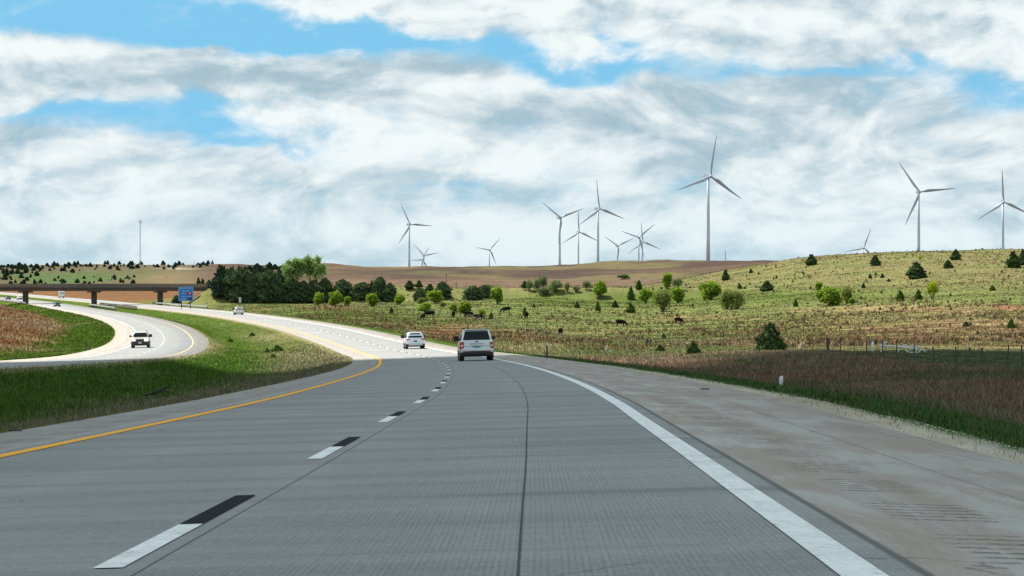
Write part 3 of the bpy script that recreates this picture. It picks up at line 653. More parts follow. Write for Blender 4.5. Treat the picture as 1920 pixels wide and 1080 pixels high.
ct = trunk_mesh('trunk', [([(0, 0, -.03), (0, .01, .4), (0, 0, .8)], [.03, .02, .006])])
CED = [cedar_mesh(s, fat=ft) for s, ft in ((1, 1), (2, .9), (3, 1.1), (4, 1.0))]
CEDG = [cedar_mesh(s, 1500, (.04, .08, .015), (.09, .15, .025)) for s in (11, 12)]
CEDBIG = [cedar_mesh(s, 5200, (.032, .058, .028), (.10, .135, .06), fat=1.15, card=.075, rnd=1) for s in (21, 22, 23, 24, 25)]
CLEAN = cedar_mesh(31, 4200, (.018, .04, .026), (.05, .08, .045), .95, -.0, .08)
BU = [bush_mesh(s, 2000, (.12, .20, .02), (.29, .40, .05)) for s in (41, 42, 43, 44)]
BUO = [bush_mesh(s, 1500, (.12, .15, .035), (.24, .29, .07), card=.055, hollow=.35, stems=12) for s in (51, 52)]
BUY = [bush_mesh(s, 1100, (.22, .28, .02), (.38, .44, .03), card=.06, low=.42, stems=9) for s in (61,)]
BUP = [bush_mesh(s, 1000, (.11, .16, .06), (.20, .27, .11), card=.06, hollow=.3, stems=10) for s in (71, 72)]
def T(px, py, hp, wp, kind, label, zmin=18.0):
    x, z, h = hit(px, py, zmin); H = hp / F * z; W = wp / F * z
    lib = {'c': CED, 'g': CEDG, 'B': CEDBIG, 'l': [CLEAN]}.get(kind)
    if lib: cr = lib[random.randrange(len(lib))]; tr = ct; cat, nm = 'cedar', 'cedar_tree'
    else:
        cr, tr = random.choice({'b': BU, 'o': BUO, 'y': BUY, 'p': BUP}[kind]); cat, nm = 'bush', 'bush'
    g = {'c': 'dark cedars dotted over the pasture', 'g': 'green young cedars', 'B': 'dense windbreak trees', 'l': 'dense windbreak trees', 'b': 'bright green bushes', 'o': 'olive bushes', 'y': 'yellow green bushes', 'p': 'pale distant trees'}[kind]
    return make_tree(nm, cr, tr, (x, z, h - .05), H, W * (1.0 if lib else 1.22), label, cat, g)
VEG = [
 (1521.6, 497, 20, 19, 'c', 'dark cedar standing alone on the skyline at the left end of the right hill crest'),
 (1360.4, 526, 20, 14, 'c', 'narrow dark cedar on the slope below the tallest wind turbine'),
 (1407.8, 512, 9, 7, 'c', 'tiny dark cedar high on the slope right of the tallest turbine'),
 (1387, 541, 8, 8, 'c', 'tiny round dark shrub above the pair of olive bushes'),
 (1438, 545.5, 19, 23, 'c', 'broad dark cedar between the olive bush pair and the large round green bush'),
 (1492, 575, 15, 9, 'g', 'small fresh green cedar halfway between the olive pair and the large green bush'),
 (1444, 660, 54, 47, 'c', 'largest dark cedar in the foreground rising behind the fence line'),
 (1300, 667, 27, 25, 'c', 'low spiky cedar at the edge of the brown verge left of the largest cedar'),
 (1641, 498.5, 20, 20, 'c', 'conical dark cedar just under the skyline below the half hidden turbine'),
 (1718, 522, 30, 35, 'c', 'widest dark cedar on the upper right hillside'),
 (1778, 503.5, 16, 17, 'c', 'small dark cedar right of the widest hillside cedar'),
 (1792, 488, 20, 19, 'c', 'dark cedar breaking the skyline between the two right turbines'),
 (1900, 502, 30, 25, 'c', 'tall dark cedar below the rightmost turbine, left one of a touching pair'),
 (1919, 497, 28, 20, 'c', 'dark cedar cut by the right picture edge, right one of a touching pair'),
 (1631.5, 522, 9, 7, 'c', 'tiny dark cedar below the conical skyline cedar'),
 (1654.5, 521.5, 9, 8, 'c', 'tiny brownish cedar left of the widest hillside cedar'),
 (1619, 540, 10, 7, 'c', 'tiny upright cedar above the large round green bush on the right'),
 (1667, 528, 6, 6, 'c', 'tiniest round shrub at the lower left of the widest hillside cedar'),
 (1688, 564, 20, 15, 'g', 'green young cedar, left one of two left of the yellow tree'),
 (1722, 562, 19, 14, 'g', 'green young cedar directly left of the yellow tree'),
 (1861, 545, 10, 11, 'g', 'small green shrub alone on the far right hillside'),
 (1895.5, 616, 18, 15, 'g', 'light green shrub low in the tan grass near the right picture edge'),
 (1811, 613, 10, 13, 'c', 'dark scrubby shrub in the tan grass left of the red earth scar'),
 (1153, 577, 14, 13, 'c', 'round dark shrub in mid pasture above the side-on grazing cow'),
 (1082, 577, 11, 10, 'c', 'small dark shrub in the left middle of the pasture'),
 (1121, 583, 18, 10, 'g', 'slim green shrub just below the bright rounded bush in mid pasture'),
 (1183, 587, 18, 18, 'g', 'conical green cedar left of the tall olive bush'),
 (1183, 566, 28, 13, 'g', 'slim green cedar with a lighter top above the conical green cedar'),
 (1198, 542, 16, 12, 'g', 'small green cedar at the top edge of the pasture bench'),
 (1244.5, 635, 10, 9, 'c', 'tiny dark shrub below the two right-hand cows'),
 (1238, 661, 15, 18, 'c', 'low sprawling spiky shrub at the fence left of the spiky cedar'),
 (920.7, 599, 13, 9, 'c', 'small dark shrub tangled with dead stalks between the cows'),
 (984, 592, 16, 9, 'g', 'green shrub standing right behind a cow'),
 (1001, 577, 8, 6, 'c', 'tiny shrub above the cow that stands by the green shrub'),
 (1125, 558, 32, 27, 'b', 'bright rounded bush alone in the centre of the pasture'),
 (1210, 567, 27, 27, 'b', 'round green bush left of the tall olive bush'),
 (1243, 584.5, 45, 36, 'o', 'tallest olive bush with many bare stems in mid pasture'),
 (1271, 568, 30, 30, 'b', 'green bush touching the right side of the tallest olive bush'),
 (1251, 540, 30, 18, 'b', 'upright bright tree behind the tallest olive bush'),
 (1271, 540, 20, 22, 'p', 'loose pale tree behind the green bush at the top of the bench'),
 (1333, 562, 37, 40, 'b', 'yellow green spreading bush left above the olive pair'),
 (1363, 580, 40, 29, 'o', 'left one of a touching pair of olive bushes below the tallest turbine'),
 (1382, 579, 35, 28, 'o', 'right one of a touching pair of olive bushes below the tallest turbine'),
 (1555, 573, 38, 46, 'b', 'largest round bright green bush on the right hillside'),
 (1588, 569, 34, 22, 'o', 'thin olive bush behind the right side of the largest green bush'),
 (1598, 571, 13, 13, 'b', 'small bright shrub at the foot of the thin olive bush'),
 (1535.5, 545, 17, 14, 'b', 'small green bush just above the largest round green bush'),
 (1749, 562, 37, 26, 'y', 'yellow topped tree with bare lower stems on the right hillside'),
 (1725, 488, 8, 7, 'y', 'tiny yellow shrub at the foot of the second turbine from the right'),
 (933, 570, 34, 22, 'b', 'upright bush bright on top and dark below at the left pasture edge'),
 (1020, 554.5, 17, 26, 'p', 'low pale dome of a bush in front of the bare creek trees'),
 (1317, 549, 18, 14, 'b', 'small bush left of the spreading yellow green bush'),
 (871, 593, 30, 25, 'b', 'bright bush with cows on both of its sides'),
 (850, 583, 16, 14, 'b', 'small bush behind the cows left of the bright cow bush'),
 (797, 587, 20, 22, 'b', 'bright bush just above the two leftmost cows'),
 (749, 572, 22, 22, 'b', 'bright rounded bush right of the last dark windbreak tree'),
 (816, 569, 26, 32, 'b', 'wide bright bush in front of the dark trees in mid distance'),
 (791, 569, 12, 20, 'o', 'low olive bush left of the wide bright bush'),
 (698, 575.5, 26, 22, 'b', 'bright bush with a pointed top in front of the pointed dark trees'),
 (671, 568, 20, 18, 'o', 'olive reddish bush between two bright bushes by the windbreak'),
 (652, 573, 18, 13, 'b', 'slim yellowish bush at the right end of the windbreak row'),
 (629, 574, 30, 25, 'b', 'brightest round bush in front of the windbreak'),
 (613, 567, 22, 18, 'b', 'bright bush behind and between the two front windbreak bushes'),
 (597, 572, 25, 20, 'b', 'leftmost bright bush in front of the dark windbreak'),
 (734, 587, 11, 8, 'c', 'tiny shrub out in the grass right of the windbreak'),
 (904, 591, 12, 12, 'b', 'faint yellow green shrub right of the cow bush'),
 (830, 575, 10, 14, 'o', 'low scrub between the two cow bushes and the wide bright bush'),
 (642, 563, 38, 30, 'B', 'dark tree with ragged top right of the cottonwoods'),
 (680, 562, 32, 38, 'B', 'broad dark tree in the right part of the windbreak'),
 (697, 560, 32, 13, 'c', 'slim pointed dark tree behind the broad dark one'),
 (713, 565.5, 46, 27, 'B', 'tallest pointed dark tree at the right end of the windbreak'),
 (731, 566, 36, 24, 'B', 'last dark tree at the right end of the windbreak'),
 (768, 540, 13, 18, 'c', 'small dark tree on the road bank, left one of two'),
 (785.5, 540, 13, 14, 'c', 'small dark tree on the road bank, right one of two'),
 (806, 552, 19, 18, 'c', 'dark tree behind the wide bright bush, left side'),
 (830, 563, 35, 29, 'B', 'large dark tree right of the wide bright bush'),
 (787, 563, 20, 22, 'B', 'dark tree left of the wide bright bush'),
 (888, 563, 27, 33, 'B', 'wide dark tree group member left of the upright bright bush'),
 (908, 560, 25, 22, 'B', 'dark tree touching the upright bright bush'),
 (914, 545, 13, 20, 'p', 'pale green tree behind the dark trees by the upright bright bush'),
 (415, 556, 58, 44, 'l', 'leaning dark cedar at the left end of the windbreak beside the overpass'),
 (434, 560, 58, 32, 'B', 'second dark tree from the left end of the windbreak'),
 (452, 566, 66, 38, 'B', 'dark windbreak tree with a pointed crooked top'),
 (471, 567, 54, 36, 'B', 'rounded dark windbreak tree right of the crooked topped one'),
 (488, 567, 55, 34, 'B', 'dark windbreak tree in the middle of the row'),
 (504, 568, 63, 38, 'B', 'pointed brownish dark windbreak tree left of the cottonwoods'),
 (525, 568, 54, 38, 'B', 'dark windbreak tree below the left edge of the cottonwood crowns'),
 (549, 567, 44, 34, 'B', 'dark windbreak tree in front of the left cottonwood'),
 (569, 567, 40, 32, 'B', 'dark windbreak tree in front of the cottonwood trunks'),
 (589, 567, 41, 32, 'B', 'dark windbreak tree in front of the right cottonwood'),
 (609, 565, 43, 30, 'B', 'dark windbreak tree under the right rim of the cottonwood crown'),
 (993, 545.5, 22, 15, 'p', 'leftmost green creek tree below the distant hill'),
 (1007, 545, 24, 15, 'p', 'second green creek tree below the distant hill'),
 (1018, 541, 27, 20, 'p', 'tall bare branched creek tree'),
 (1042, 547, 24, 31, 'p', 'widest green creek tree in the distance'),
 (1064, 548, 20, 11, 'p', 'slim creek tree with a dark trunk'),
 (1080, 547, 12, 17, 'p', 'low scrub at the right end of the creek trees'),
 (1100, 542, 16, 19, 'p', 'bare grey brushy tree left of the bright pasture bush'),
 (984, 541, 14, 13, 'c', 'dark tree behind the leftmost creek tree'),
 (1169, 524, 12, 30, 'p', 'greyish thicket on the distant slope'),
 (331, 574, 21, 15, 'B', 'dark cedar under the overpass beside the blue sign'),
 (372, 533, 13, 7, 'c', 'pointed cedar behind the overpass rail, left one of three'),
 (380, 533, 11, 7, 'c', 'pointed cedar behind the overpass rail, middle one of three'),
 (392, 534, 9, 12, 'c', 'low cedar behind the overpass rail, right one of three'),
 (520, 659, 12, 24, 'g', 'largest clump of dark weeds in the sunlit median'),
 (501, 661, 9, 9, 'g', 'small dark weed left of the largest median weed clump'),
 (512, 671, 8, 12, 'g', 'dark weed below the largest median weed clump'),
 (432, 641, 7, 11, 'g', 'single round dark weed in the median near the oncoming road bend'),
 (473, 631, 8, 12, 'g', 'dark weed pair member higher up in the median'),
]
for v in VEG:
    if v[4] in 'gcbopyBl': T(*v, zmin=(120 if v[0] < 1240 else 60))
# little seedlings over the hillside, too alike to tell apart
rs = np.random.RandomState(5); cnt = 0
tiny = [cedar_mesh(s, 260, card=.22) for s in (81, 82)]
while cnt < 70:
    px = rs.uniform(1180, 1920); py = rs.uniform(500, 600)
    x, z, h = hit(px, py, 400)
    if z > 1020 or z < 500: continue
    r = make_tree('cedar_seedling', tiny[cnt % 2], None, (x, z, h - .03), rs.uniform(3, 6.5) / F * z, rs.uniform(2.5, 5) / F * z, 'tiny dark cedar seedling dotted on the pasture hillside', 'seedling', 'tiny cedar seedlings over the hillside'); cnt += 1
cnt = 0; farc = [cedar_mesh(s, 420, (.018, .036, .026), (.04, .06, .035), card=.2) for s in (91, 92, 93)]
skyline_px = 0
while cnt < 250:
    px = rs.uniform(-60, 400) if cnt > 60 else rs.uniform(-30, 150); 
    z = math.exp(rs.uniform(math.log(1500), math.log(2640))) if cnt < 185 else rs.uniform(2440, 2640); x = (px - 960) / F * z; h = float(hfun(x, z)); py = 540 - h / z * F
    dens = 1.0 if px < 130 or cnt >= 185 else .6
    if px > 260 and py > 506: dens *= .04
    if rs.uniform() > dens or py > 534: continue
    s = (rs.uniform(2.5, 8.5) if px > 70 or cnt >= 185 else rs.uniform(4, 11)) / F * z
    make_tree('distant_cedar', farc[cnt % 3], None, (x, z, h - .1), s, s * rs.uniform(.7, 1.3), 'small dark cedar on the hills behind the overpass', 'cedar', 'dark cedars on the hills behind the overpass'); cnt += 1
for i in range(26):                       # the dark wooded knoll behind the windbreak
    px = rs.uniform(425, 530); z = rs.uniform(1750, 2000); x = (px - 960) / F * z; h = float(hfun(x, z)); s = (11 if px > 480 else 8) / F * z * rs.uniform(.8, 1.3)
    make_tree('distant_cedar', farc[i % 3], None, (x, z, h - .1), s * 1.2, s * 1.5, 'dark wooded knoll cedar above the windbreak', 'cedar', 'cedars on the knoll behind the windbreak')

def cottonwood(px, py, hp, wp, seed, label):
    rs = np.random.RandomState(seed); x, z, h = hit(px, py, 300); H = hp / F * z; W = wp / F * z
    segs = []; tips = []
    def grow(p, d, L, r, lvl):
        q = p + d * L; mid = (p + q) / 2 + Vector(rs.normal(0, .04 * L, 3)); segs.append(([p, mid, q], [r, r * .85, r * .65]))
        if lvl >= 2: tips.append((q, lvl)); tips.append((mid, lvl))
        if lvl == 4: return
        for j in range(3 if lvl < 3 else 3):
            a = rs.uniform(0, 6.28); u = d.orthogonal().normalized(); u.rotate(Matrix.Rotation(a + j * 2.1, 3, d))
            nd = (d + u * rs.uniform(.45, .95) + Vector((0, 0, .12))).normalized(); grow(q, nd, L * rs.uniform(.62, .86), r * .58, lvl + 1)
    grow(Vector((0, 0, -.3)), Vector((.05, 0, 1)), 4.3, .38, 0)
    tp = np.array([t[0][:] for t in tips]); mx = tp[:, 2].max(); wd = np.abs(tp[:, :2]).max()
    sx = W * .5 / wd; szz = H * .95 / mx
    n = 10500; g = rs.randint(0, len(tp), n); P = tp[g] + rs.normal(0, 1, (n, 3)) * np.array([.52, .52, .42]) * rs.uniform(.4, 1.2, (n, 1)); P[:, 2] -= (rs.uniform(0, 1, n) < .14) * rs.uniform(.5, 3.0, n); f = np.clip(fbm(P[:, 0] * .6 + 20, P[:, 2] * .6 + seed, seed, 3) * .8 + rs.uniform(-.1, .3, n), 0, 1)
    c = np.array((.13, .22, .06)) + (np.array((.30, .42, .13)) - np.array((.13, .22, .06))) * f[:, None]
    cm = cards(P, rs.uniform(.16, .44, n), rs.normal(size=(n, 3)), c, 'leaf')
    r = empty('cottonwood_tree', (x, z, h - .1)); r.scale = (sx, sx, szz); tag(r, label, 'tree', 'cottonwoods behind the windbreak')
    link('trunk', trunk_mesh('trunk', segs, 'bark', 6), r); link('crown', cm, r)
cottonwood(551, 563, 80, 54, 5, 'left and slightly lower one of two tall pale green cottonwoods behind the windbreak')
cottonwood(581, 563, 85, 58, 9, 'right and taller one of two pale green cottonwoods behind the windbreak')

# ------------------------------------------------------------------ wind turbines
def turbine():
    r = empty('wind_turbine'); H = 89.0
    mb = MB(); mb.tube([(0, 0, H - 89 * k) for k in (0.0, .33, .66, 1.0)], [1.25, 1.6, 1.9, 2.15], 20); tw = mb.build('tower', M['tower'], r, True)
    mb = MB(); mb.box(-1.9, 1.9, -3.2, 8.0, H + .2, H + 3.9, .5).box(-1.2, 1.2, 5.0, 7.4, H + 3.9, H + 4.6, .15); mb.tube([(0, 6.6, H + 4.6), (0, 6.6, H + 6.0)], .08, 6); mb.build('nacelle', M['bladew'], r)
    mb = MB(); mb.tube([(0, -3.2, H + 2), (0, -4.4, H + 2), (0, -5.8, H + 2), (0, -6.8, H + 2), (0, -7.3, H + 2)], [1.5, 1.8, 1.65, 1.0, .25], 16); mb.build('hub', M['bladew'], r, True)
    bm = bmesh.new(); st = [(0, 1.0, 1.0, 0), (1.6, .95, .95, 0), (4, 1.3, .8, 20), (8, 2.05, .55, 18), (12, 1.95, .42, 14), (20, 1.45, .30, 9), (30, .98, .2, 5), (38, .62, .12, 2), (42, .34, .07, 0), (43.5, .06, .02, 0)]
    rings = []
    for zz, ch, th, tw_ in st:
        t = math.radians(tw_ + 12); off = -.55 * (ch - .95) if ch > .95 else 0; ring = []
        for j in range(12):
            a = 2 * math.pi * j / 12; cx = ch * math.cos(a) + off; cy = th * math.sin(a); ring.append(bm.verts.new((cx * math.cos(t) - cy * math.sin(t), cx * math.sin(t) + cy * math.cos(t) - .0012 * zz * zz, zz + 1.2)))
        rings.append(ring)
    for a, b in zip(rings, rings[1:]):
        for j in range(12): bm.faces.new((a[j], a[(j+1) % 12], b[(j+1) % 12], b[j]))
    bm.faces.new(rings[-1]); bmesh.ops.recalc_face_normals(bm, faces=bm.faces[:]); me = bpy.data.meshes.new('blade'); bm.to_mesh(me); bm.free()
    for p in me.polygons: p.use_smooth = True
    me.materials.append(M['bladew'])
    for j in range(3): b = link('blade', me, r); b.location = (0, -5.2, H + 2)
    return r
TU = [(767.4, 421, 45, 117, 28, 'leftmost tall wind turbine, standing alone above the saddle of the brown hill'),
 (790, 487, 28.5, 63, 30, 'smallest far turbine whose rotor overlaps its taller neighbour near the leftmost turbine'),
 (794.6, 479.7, 30, 133, 20, 'far turbine with a blade pointing up left, in front of the smallest one'),
 (917.6, 468.5, 30.5, 51, 25, 'lone small turbine in the gap between the left and middle groups'),
 (1049.5, 408, 49.5, 143, 28, 'first turbine of the middle group with two blades raised in a V'),
 (1084.5, 435, 42, 94, 20, 'second turbine of the middle group with its lower tower between two taller ones'),
 (1121.3, 391.6, 55, 98, 32, 'tallest turbine of the middle group with a boxy nacelle seen from the side'),
 (1157.6, 461, 35, 147, 25, 'short turbine right of the middle group with blades in a wide V'),
 (1197.7, 445, 39, 42, 18, 'nearer one of two overlapping turbines with a blade pointing up right'),
 (1204.2, 453.7, 37.5, 97, 22, 'farther one of two overlapping turbines with a blade pointing straight up'),
 (1327.9, 331, 77, 83.5, 32, 'largest and nearest wind turbine towering over the hills'),
 (1722.5, 360, 68, 126, 15, 'large turbine on the right with one blade pointing level to the right'),
 (1880.5, 379, 61, 94, 15, 'rightmost turbine with a blade pointing straight up'),
 (1618.5, 464.8, 39, 72, 22, 'half hidden turbine whose hub just clears the right hill crest')]
tp = None
for i, (px, py, L, ang, yaw, lab) in enumerate(TU):
    z = 44.0 * F / L; x = (px - 960) / F * z; hub = (540 - py) / F * z
    r = turbine() if tp is None else copy_tree(tp)
    if tp is None: tp = r
    g = float(hfun(x, z)) - 1; r.location = (x, z, hub - 91); r.rotation_euler = (0, 0, math.radians(yaw) + math.atan2(-x, z))
    tag(r, lab, 'wind turbine', 'wind turbines on the ridge')
    j = 0
    for ch in r.children:
        n = ch.name.split('.')[0]
        if n == 'tower': Ht = (hub - 2) - g; ch.scale = (1, 1, max(1.0, Ht / 89)); ch.location = (0, 0, 89 - 89 * max(1.0, Ht / 89))
        if n == 'blade':
            a = math.radians(ang + 120 * j); a = math.atan2(math.sin(a), math.cos(a) / math.cos(math.radians(yaw))); ch.rotation_euler = (0, math.pi / 2 - a, 0); j += 1

# ------------------------------------------------------------------ masts and poles
def lattice_mast():
    x, z = (263 - 960) / F * 2480, 2480.0; h = float(hfun(x, z)); top = (540 - 413) / F * z; H = top - h
    r = empty('radio_mast', (x, z, h)); tag(r, 'tall lattice radio mast with antennas on top on the left hill', 'mast')
    mb = MB(); q = .62
    for a in (90, 210, 330):
        c_, s_ = math.cos(math.radians(a)) * q, math.sin(math.radians(a)) * q; mb.tube([(c_, s_, -.5), (c_, s_, H)], .11, 5)
    k = 0
    while k < H - 2:
        for a in (90, 210, 330):
            b = a + 120; mb.tube([(math.cos(math.radians(a)) * q, math.sin(math.radians(a)) * q, k), (math.cos(math.radians(b)) * q, math.sin(math.radians(b)) * q, k + 2)], .06, 4)
        k += 2
    mb.build('lattice', M['steel'], r)
    for k in range(3):
        a = k * 2.1; MB().box(-.25, .25, -.15, .15, -1.1, 1.1, .05).build('antenna', M['steel'], r, loc=(1.25 * math.cos(a), 1.25 * math.sin(a), H - 1.5))
    MB().tube([(-1.6, 0, H - 1.5), (1.6, 0, H - 1.5)], .12, 5).tube([(0, 0, H - 2), (0, 0, H + .8)], .12, 5).build('antenna_bracket', M['steel'], r)
lattice_mast()
def pole(px, ptop, pbase, z, name, label, cat, rad=.16, arm=True, m='wood_post'):
    x = (px - 960) / F * z; h = float(hfun(x, z)) - .1; top = (540 - ptop) / F * z
    r = empty(name, (x, z, h)); tag(r, label, cat); H = max(3.0, top - h)
    MB().tube([(0, 0, -.5), (0, 0, H)], [rad, rad * .7], 7).build('shaft', M[m], r)
    if arm: MB().box(-1.0, 1.0, -.06, .06, H - .9, H - .75).build('crossarm', M[m], r)
    return r
pole(837, 513, 527, 1150, 'utility_pole', 'thin utility pole on the brown slope behind the dark trees', 'utility pole', .14)
pole(855.5, 528, 542, 1000, 'utility_pole', 'nearer utility pole on the road bank right of the dark trees', 'utility pole', .14)
pole(1360, 471, 486, 2050, 'met_mast', 'thin grey mast on the skyline right of the largest turbine', 'mast', .5, False, 'steel')
pole(365, 488, 497, 2450, 'signal_mast', 'short thin mast at the left of the far mast row', 'mast', .2, False, 'steel')
pole(376, 490, 497, 2450, 'signal_mast', 'shortest thin mast in the middle of the far mast row', 'mast', .2, False, 'steel')
pole(397.5, 482, 497, 2450, 'signal_mast', 'tallest thin mast at the right of the far mast row', 'mast', .22, False, 'steel')

# ------------------------------------------------------------------ overpass
def overpass():
    rz = math.atan2(BD[1], BD[0]); r = empty('overpass', (BC[0], BC[1], 0), rz); tag(r, 'brown concrete road overpass on three visible piers crossing both roads', 'bridge')
    L0, L1 = -61.0, 31.0
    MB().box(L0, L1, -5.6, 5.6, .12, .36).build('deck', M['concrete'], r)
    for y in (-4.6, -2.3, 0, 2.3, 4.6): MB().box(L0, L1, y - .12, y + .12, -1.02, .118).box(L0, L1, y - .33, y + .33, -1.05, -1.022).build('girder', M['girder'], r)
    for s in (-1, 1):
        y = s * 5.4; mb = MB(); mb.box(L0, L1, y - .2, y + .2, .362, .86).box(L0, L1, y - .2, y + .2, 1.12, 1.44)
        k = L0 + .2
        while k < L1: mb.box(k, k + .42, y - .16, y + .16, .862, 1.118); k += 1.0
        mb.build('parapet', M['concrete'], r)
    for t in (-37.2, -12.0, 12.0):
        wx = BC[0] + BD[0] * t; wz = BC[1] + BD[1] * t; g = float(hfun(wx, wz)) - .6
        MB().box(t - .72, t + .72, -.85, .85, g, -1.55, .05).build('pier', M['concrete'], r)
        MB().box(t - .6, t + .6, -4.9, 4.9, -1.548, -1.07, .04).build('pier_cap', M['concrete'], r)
    for t, d in ((L1, 1), (L0, -1)):
        a, b = (t, t + 1.2) if d > 0 else (t - 1.2, t); MB().box(a, b, -6.2, 6.2, -2.2, .5, .05).build('abutment', M['concrete'], r)
        pts = []; n = 10; bm = bmesh.new(); g0 = []
        for i in range(n + 1):
            tt = t - d * (.2 + i * 1.15); z_ = []
            for y in (-12.5, 6.8):
                wx = BC[0] + BD[0] * tt + BN[0] * y; wz = BC[1] + BD[1] * tt + BN[1] * y; z_.append(bm.verts.new((tt, y, float(hfun(wx, wz, True)) + .5)))
            g0.append(z_)
        for p, q in zip(g0, g0[1:]): bm.faces.new((p[0], q[0], q[1], p[1]))
        me = bpy.data.meshes.new('slope_paving'); bm.to_mesh(me); bm.free(); me.materials.append(M['slope']); o = link('slope_paving', me, r)
        sm = o.modifiers.new('s', 'SOLIDIFY'); sm.thickness = .3
    # short guard rail posts on the approach
overpass()

# ------------------------------------------------------------------ guard rails
def guardrail(ours, w, z0, z1, label, kind='steel'):
    cx, cz, cr = (xo, zo, crossO) if ours else (xt, zt, crossT)
    def P(z): return Vector((float(cx(z) + w * kk(z)), z, float(cz(z) + cr(np.clip(w, -6, 6))) - .1))
    o = P((z0 + z1) / 2); r = empty('guardrail', o); tag(r, label, 'guardrail', 'guardrails by the overpass piers')
    zs = np.arange(z0, z1, 3.8); prof = [(0, .52), (.07, .58), (0, .66), (.07, .76), (0, .83)]
    bm = bmesh.new(); rg = []
    for z in zs:
        p = P(z) - o; rg.append([bm.verts.new((p.x + a, p.y, p.z + b)) for a, b in prof])
    for a, b in zip(rg, rg[1:]):
        for j in range(len(prof) - 1): bm.faces.new((a[j], a[j+1], b[j+1], b[j]))
    me = bpy.data.meshes.new('rail'); bm.to_mesh(me); bm.free(); me.materials.append(M[kind]); q = link('rail', me, r); sm = q.modifiers.new('s', 'SOLIDIFY'); sm.thickness = .04
    pm = None
    for z in zs:
        p = P(z) - o
        if pm is None: b = MB().box(-.08, .08, -.1, .1, -.5, .80).build('post', M['wood_post'], r); pm = b.data
        else: b = link('post', pm, r)
        b.location = (p.x + .12, p.y, p.z)
    MB().box(-.25, .25, -.1, .1, .45, .86, .04).build('end_terminal', M['steel'], r, loc=P(zs[0]) - o - Vector((0, .15, 0)))
guardrail(True, 8.4, 700, 868, 'bright steel guardrail right of the road under the blue sign')
guardrail(True, -8.0, 735, 880, 'dark guardrail in the median on the left side of our road', 'girder')
guardrail(False, 8.0, 700, 800, 'steel guardrail in the median behind the teal oncoming car')
guardrail(False, -8.2, 850, 985, 'guardrail on the outer side of the oncoming road at the left pier')

# ------------------------------------------------------------------ blue parking sign
def text(s, size, m, parent, loc, name='lettering', ax='CENTER', depth=.01, rot=(math.pi/2, 0, 0)):
    cu = bpy.data.curves.new('txt', 'FONT'); cu.body = s; cu.size = size; cu.align_x = ax; cu.align_y = 'CENTER'; cu.extrude = depth; cu.offset = size * .02; cu.resolution_u = 2
    t = bpy.data.objects.new('txt', cu); col.objects.link(t); dg = bpy.context.evaluated_depsgraph_get(); me = bpy.data.meshes.new_from_object(t.evaluated_get(dg)); me.name = name
    bpy.data.objects.remove(t); me.materials.clear(); me.materials.append(m); o = link(name, me, parent); o.location = loc; o.rotation_euler = rot; return o
def blue_sign():
    z = 690.0; x = (348.5 - 960) / F * z; h = float(hfun(x, z)); S = z / F; top = (540 - 537.5) * S; bot = (540 - 564.5) * S; hw = 13.7 * S
    r = empty('parking_sign', (x, z, h), .12); tag(r, 'blue truck parking sign with a red number display in front of the overpass', 'sign')
    t, b = top - h, bot - h
    MB().box(-hw, hw, -.06, .06, b, t, .05).build('sign_panel', M['sign_blue'], r)
    w = .09; MB().box(-hw+.06, hw-.06, -.075, -.061, t-.15, t-.15+w).box(-hw+.06, hw-.06, -.075, -.061, b+.06, b+.06+w).box(-hw+.06, -hw+.06+w, -.075, -.061, b+.151, t-.151).box(hw-.06-w, hw-.06, -.075, -.061, b+.151, t-.151).box(-hw+.16, hw-.16, -.075, -.061, t-.95, t-.9).build('border', M['sign_white'], r)
    H = t - b; s = .43
    for k, (tx, yy, ax, xx) in enumerate((('TRUCK PARKING', .115, 'CENTER', .28), ('REST AREA', .325, 'CENTER', 0), ('4 MILES', .485, 'CENTER', -hw * .38), ('SERVICE AREA', .68, 'CENTER', .1), ('43 MILES', .85, 'CENTER', -hw * .38))):
        text(tx, s * (.84 if k == 0 else 1), M['sign_white'], r, (xx, -.08, t - H * yy), 'legend', ax)
    mb = MB(); mb.tube([(-hw+.55, -.07, t - H*.16), (-hw+.55, -.07, t - H*.05)], .06, 5).quad([(-hw+.3, -.08, t-H*.17), (-hw+.8, -.08, t-H*.17), (-hw+.55, -.08, t-H*.08)], .02).build('symbol', M['sign_white'], r)
    MB().box(hw*.28, hw*.86, -.085, -.061, t-H*.56, t-H*.41).build('display', M['trim'], r); text('87', .62, M['led'], r, (hw*.57, -.10, t-H*.485), 'digits')
    MB().box(hw*.28, hw*.86, -.085, -.061, t-H*.925, t-H*.775).build('display', M['trim'], r)
    for q in (-hw*.6, hw*.6): MB().box(q-.1, q+.1, .07, .22, -.5, t-.2).build('post', M['post'], r)
blue_sign()
def panel_sign(px, pt, pb, pw, z, label, m='steel'):
    x = (px - 960) / F * z; h = float(hfun(x, z)); S = z / F; t = (540 - pt) * S - h; b = (540 - pb) * S - h; w = pw * S / 2
    r = empty('road_sign', (x, z, h)); tag(r, label, 'sign')
    MB().box(-w, w, -.02, .02, b, t, .01).build('sign_panel', M[m], r)
    MB().box(-.05, .05, .022, .1, -.4, t).build('post', M['post'], r)
xs, zs_, _ = hit(450, 573, 500); panel_sign(450, 557.5, 567.5, 4.6, min(zs_, 700), 'grey back of a small square road sign before the windbreak')

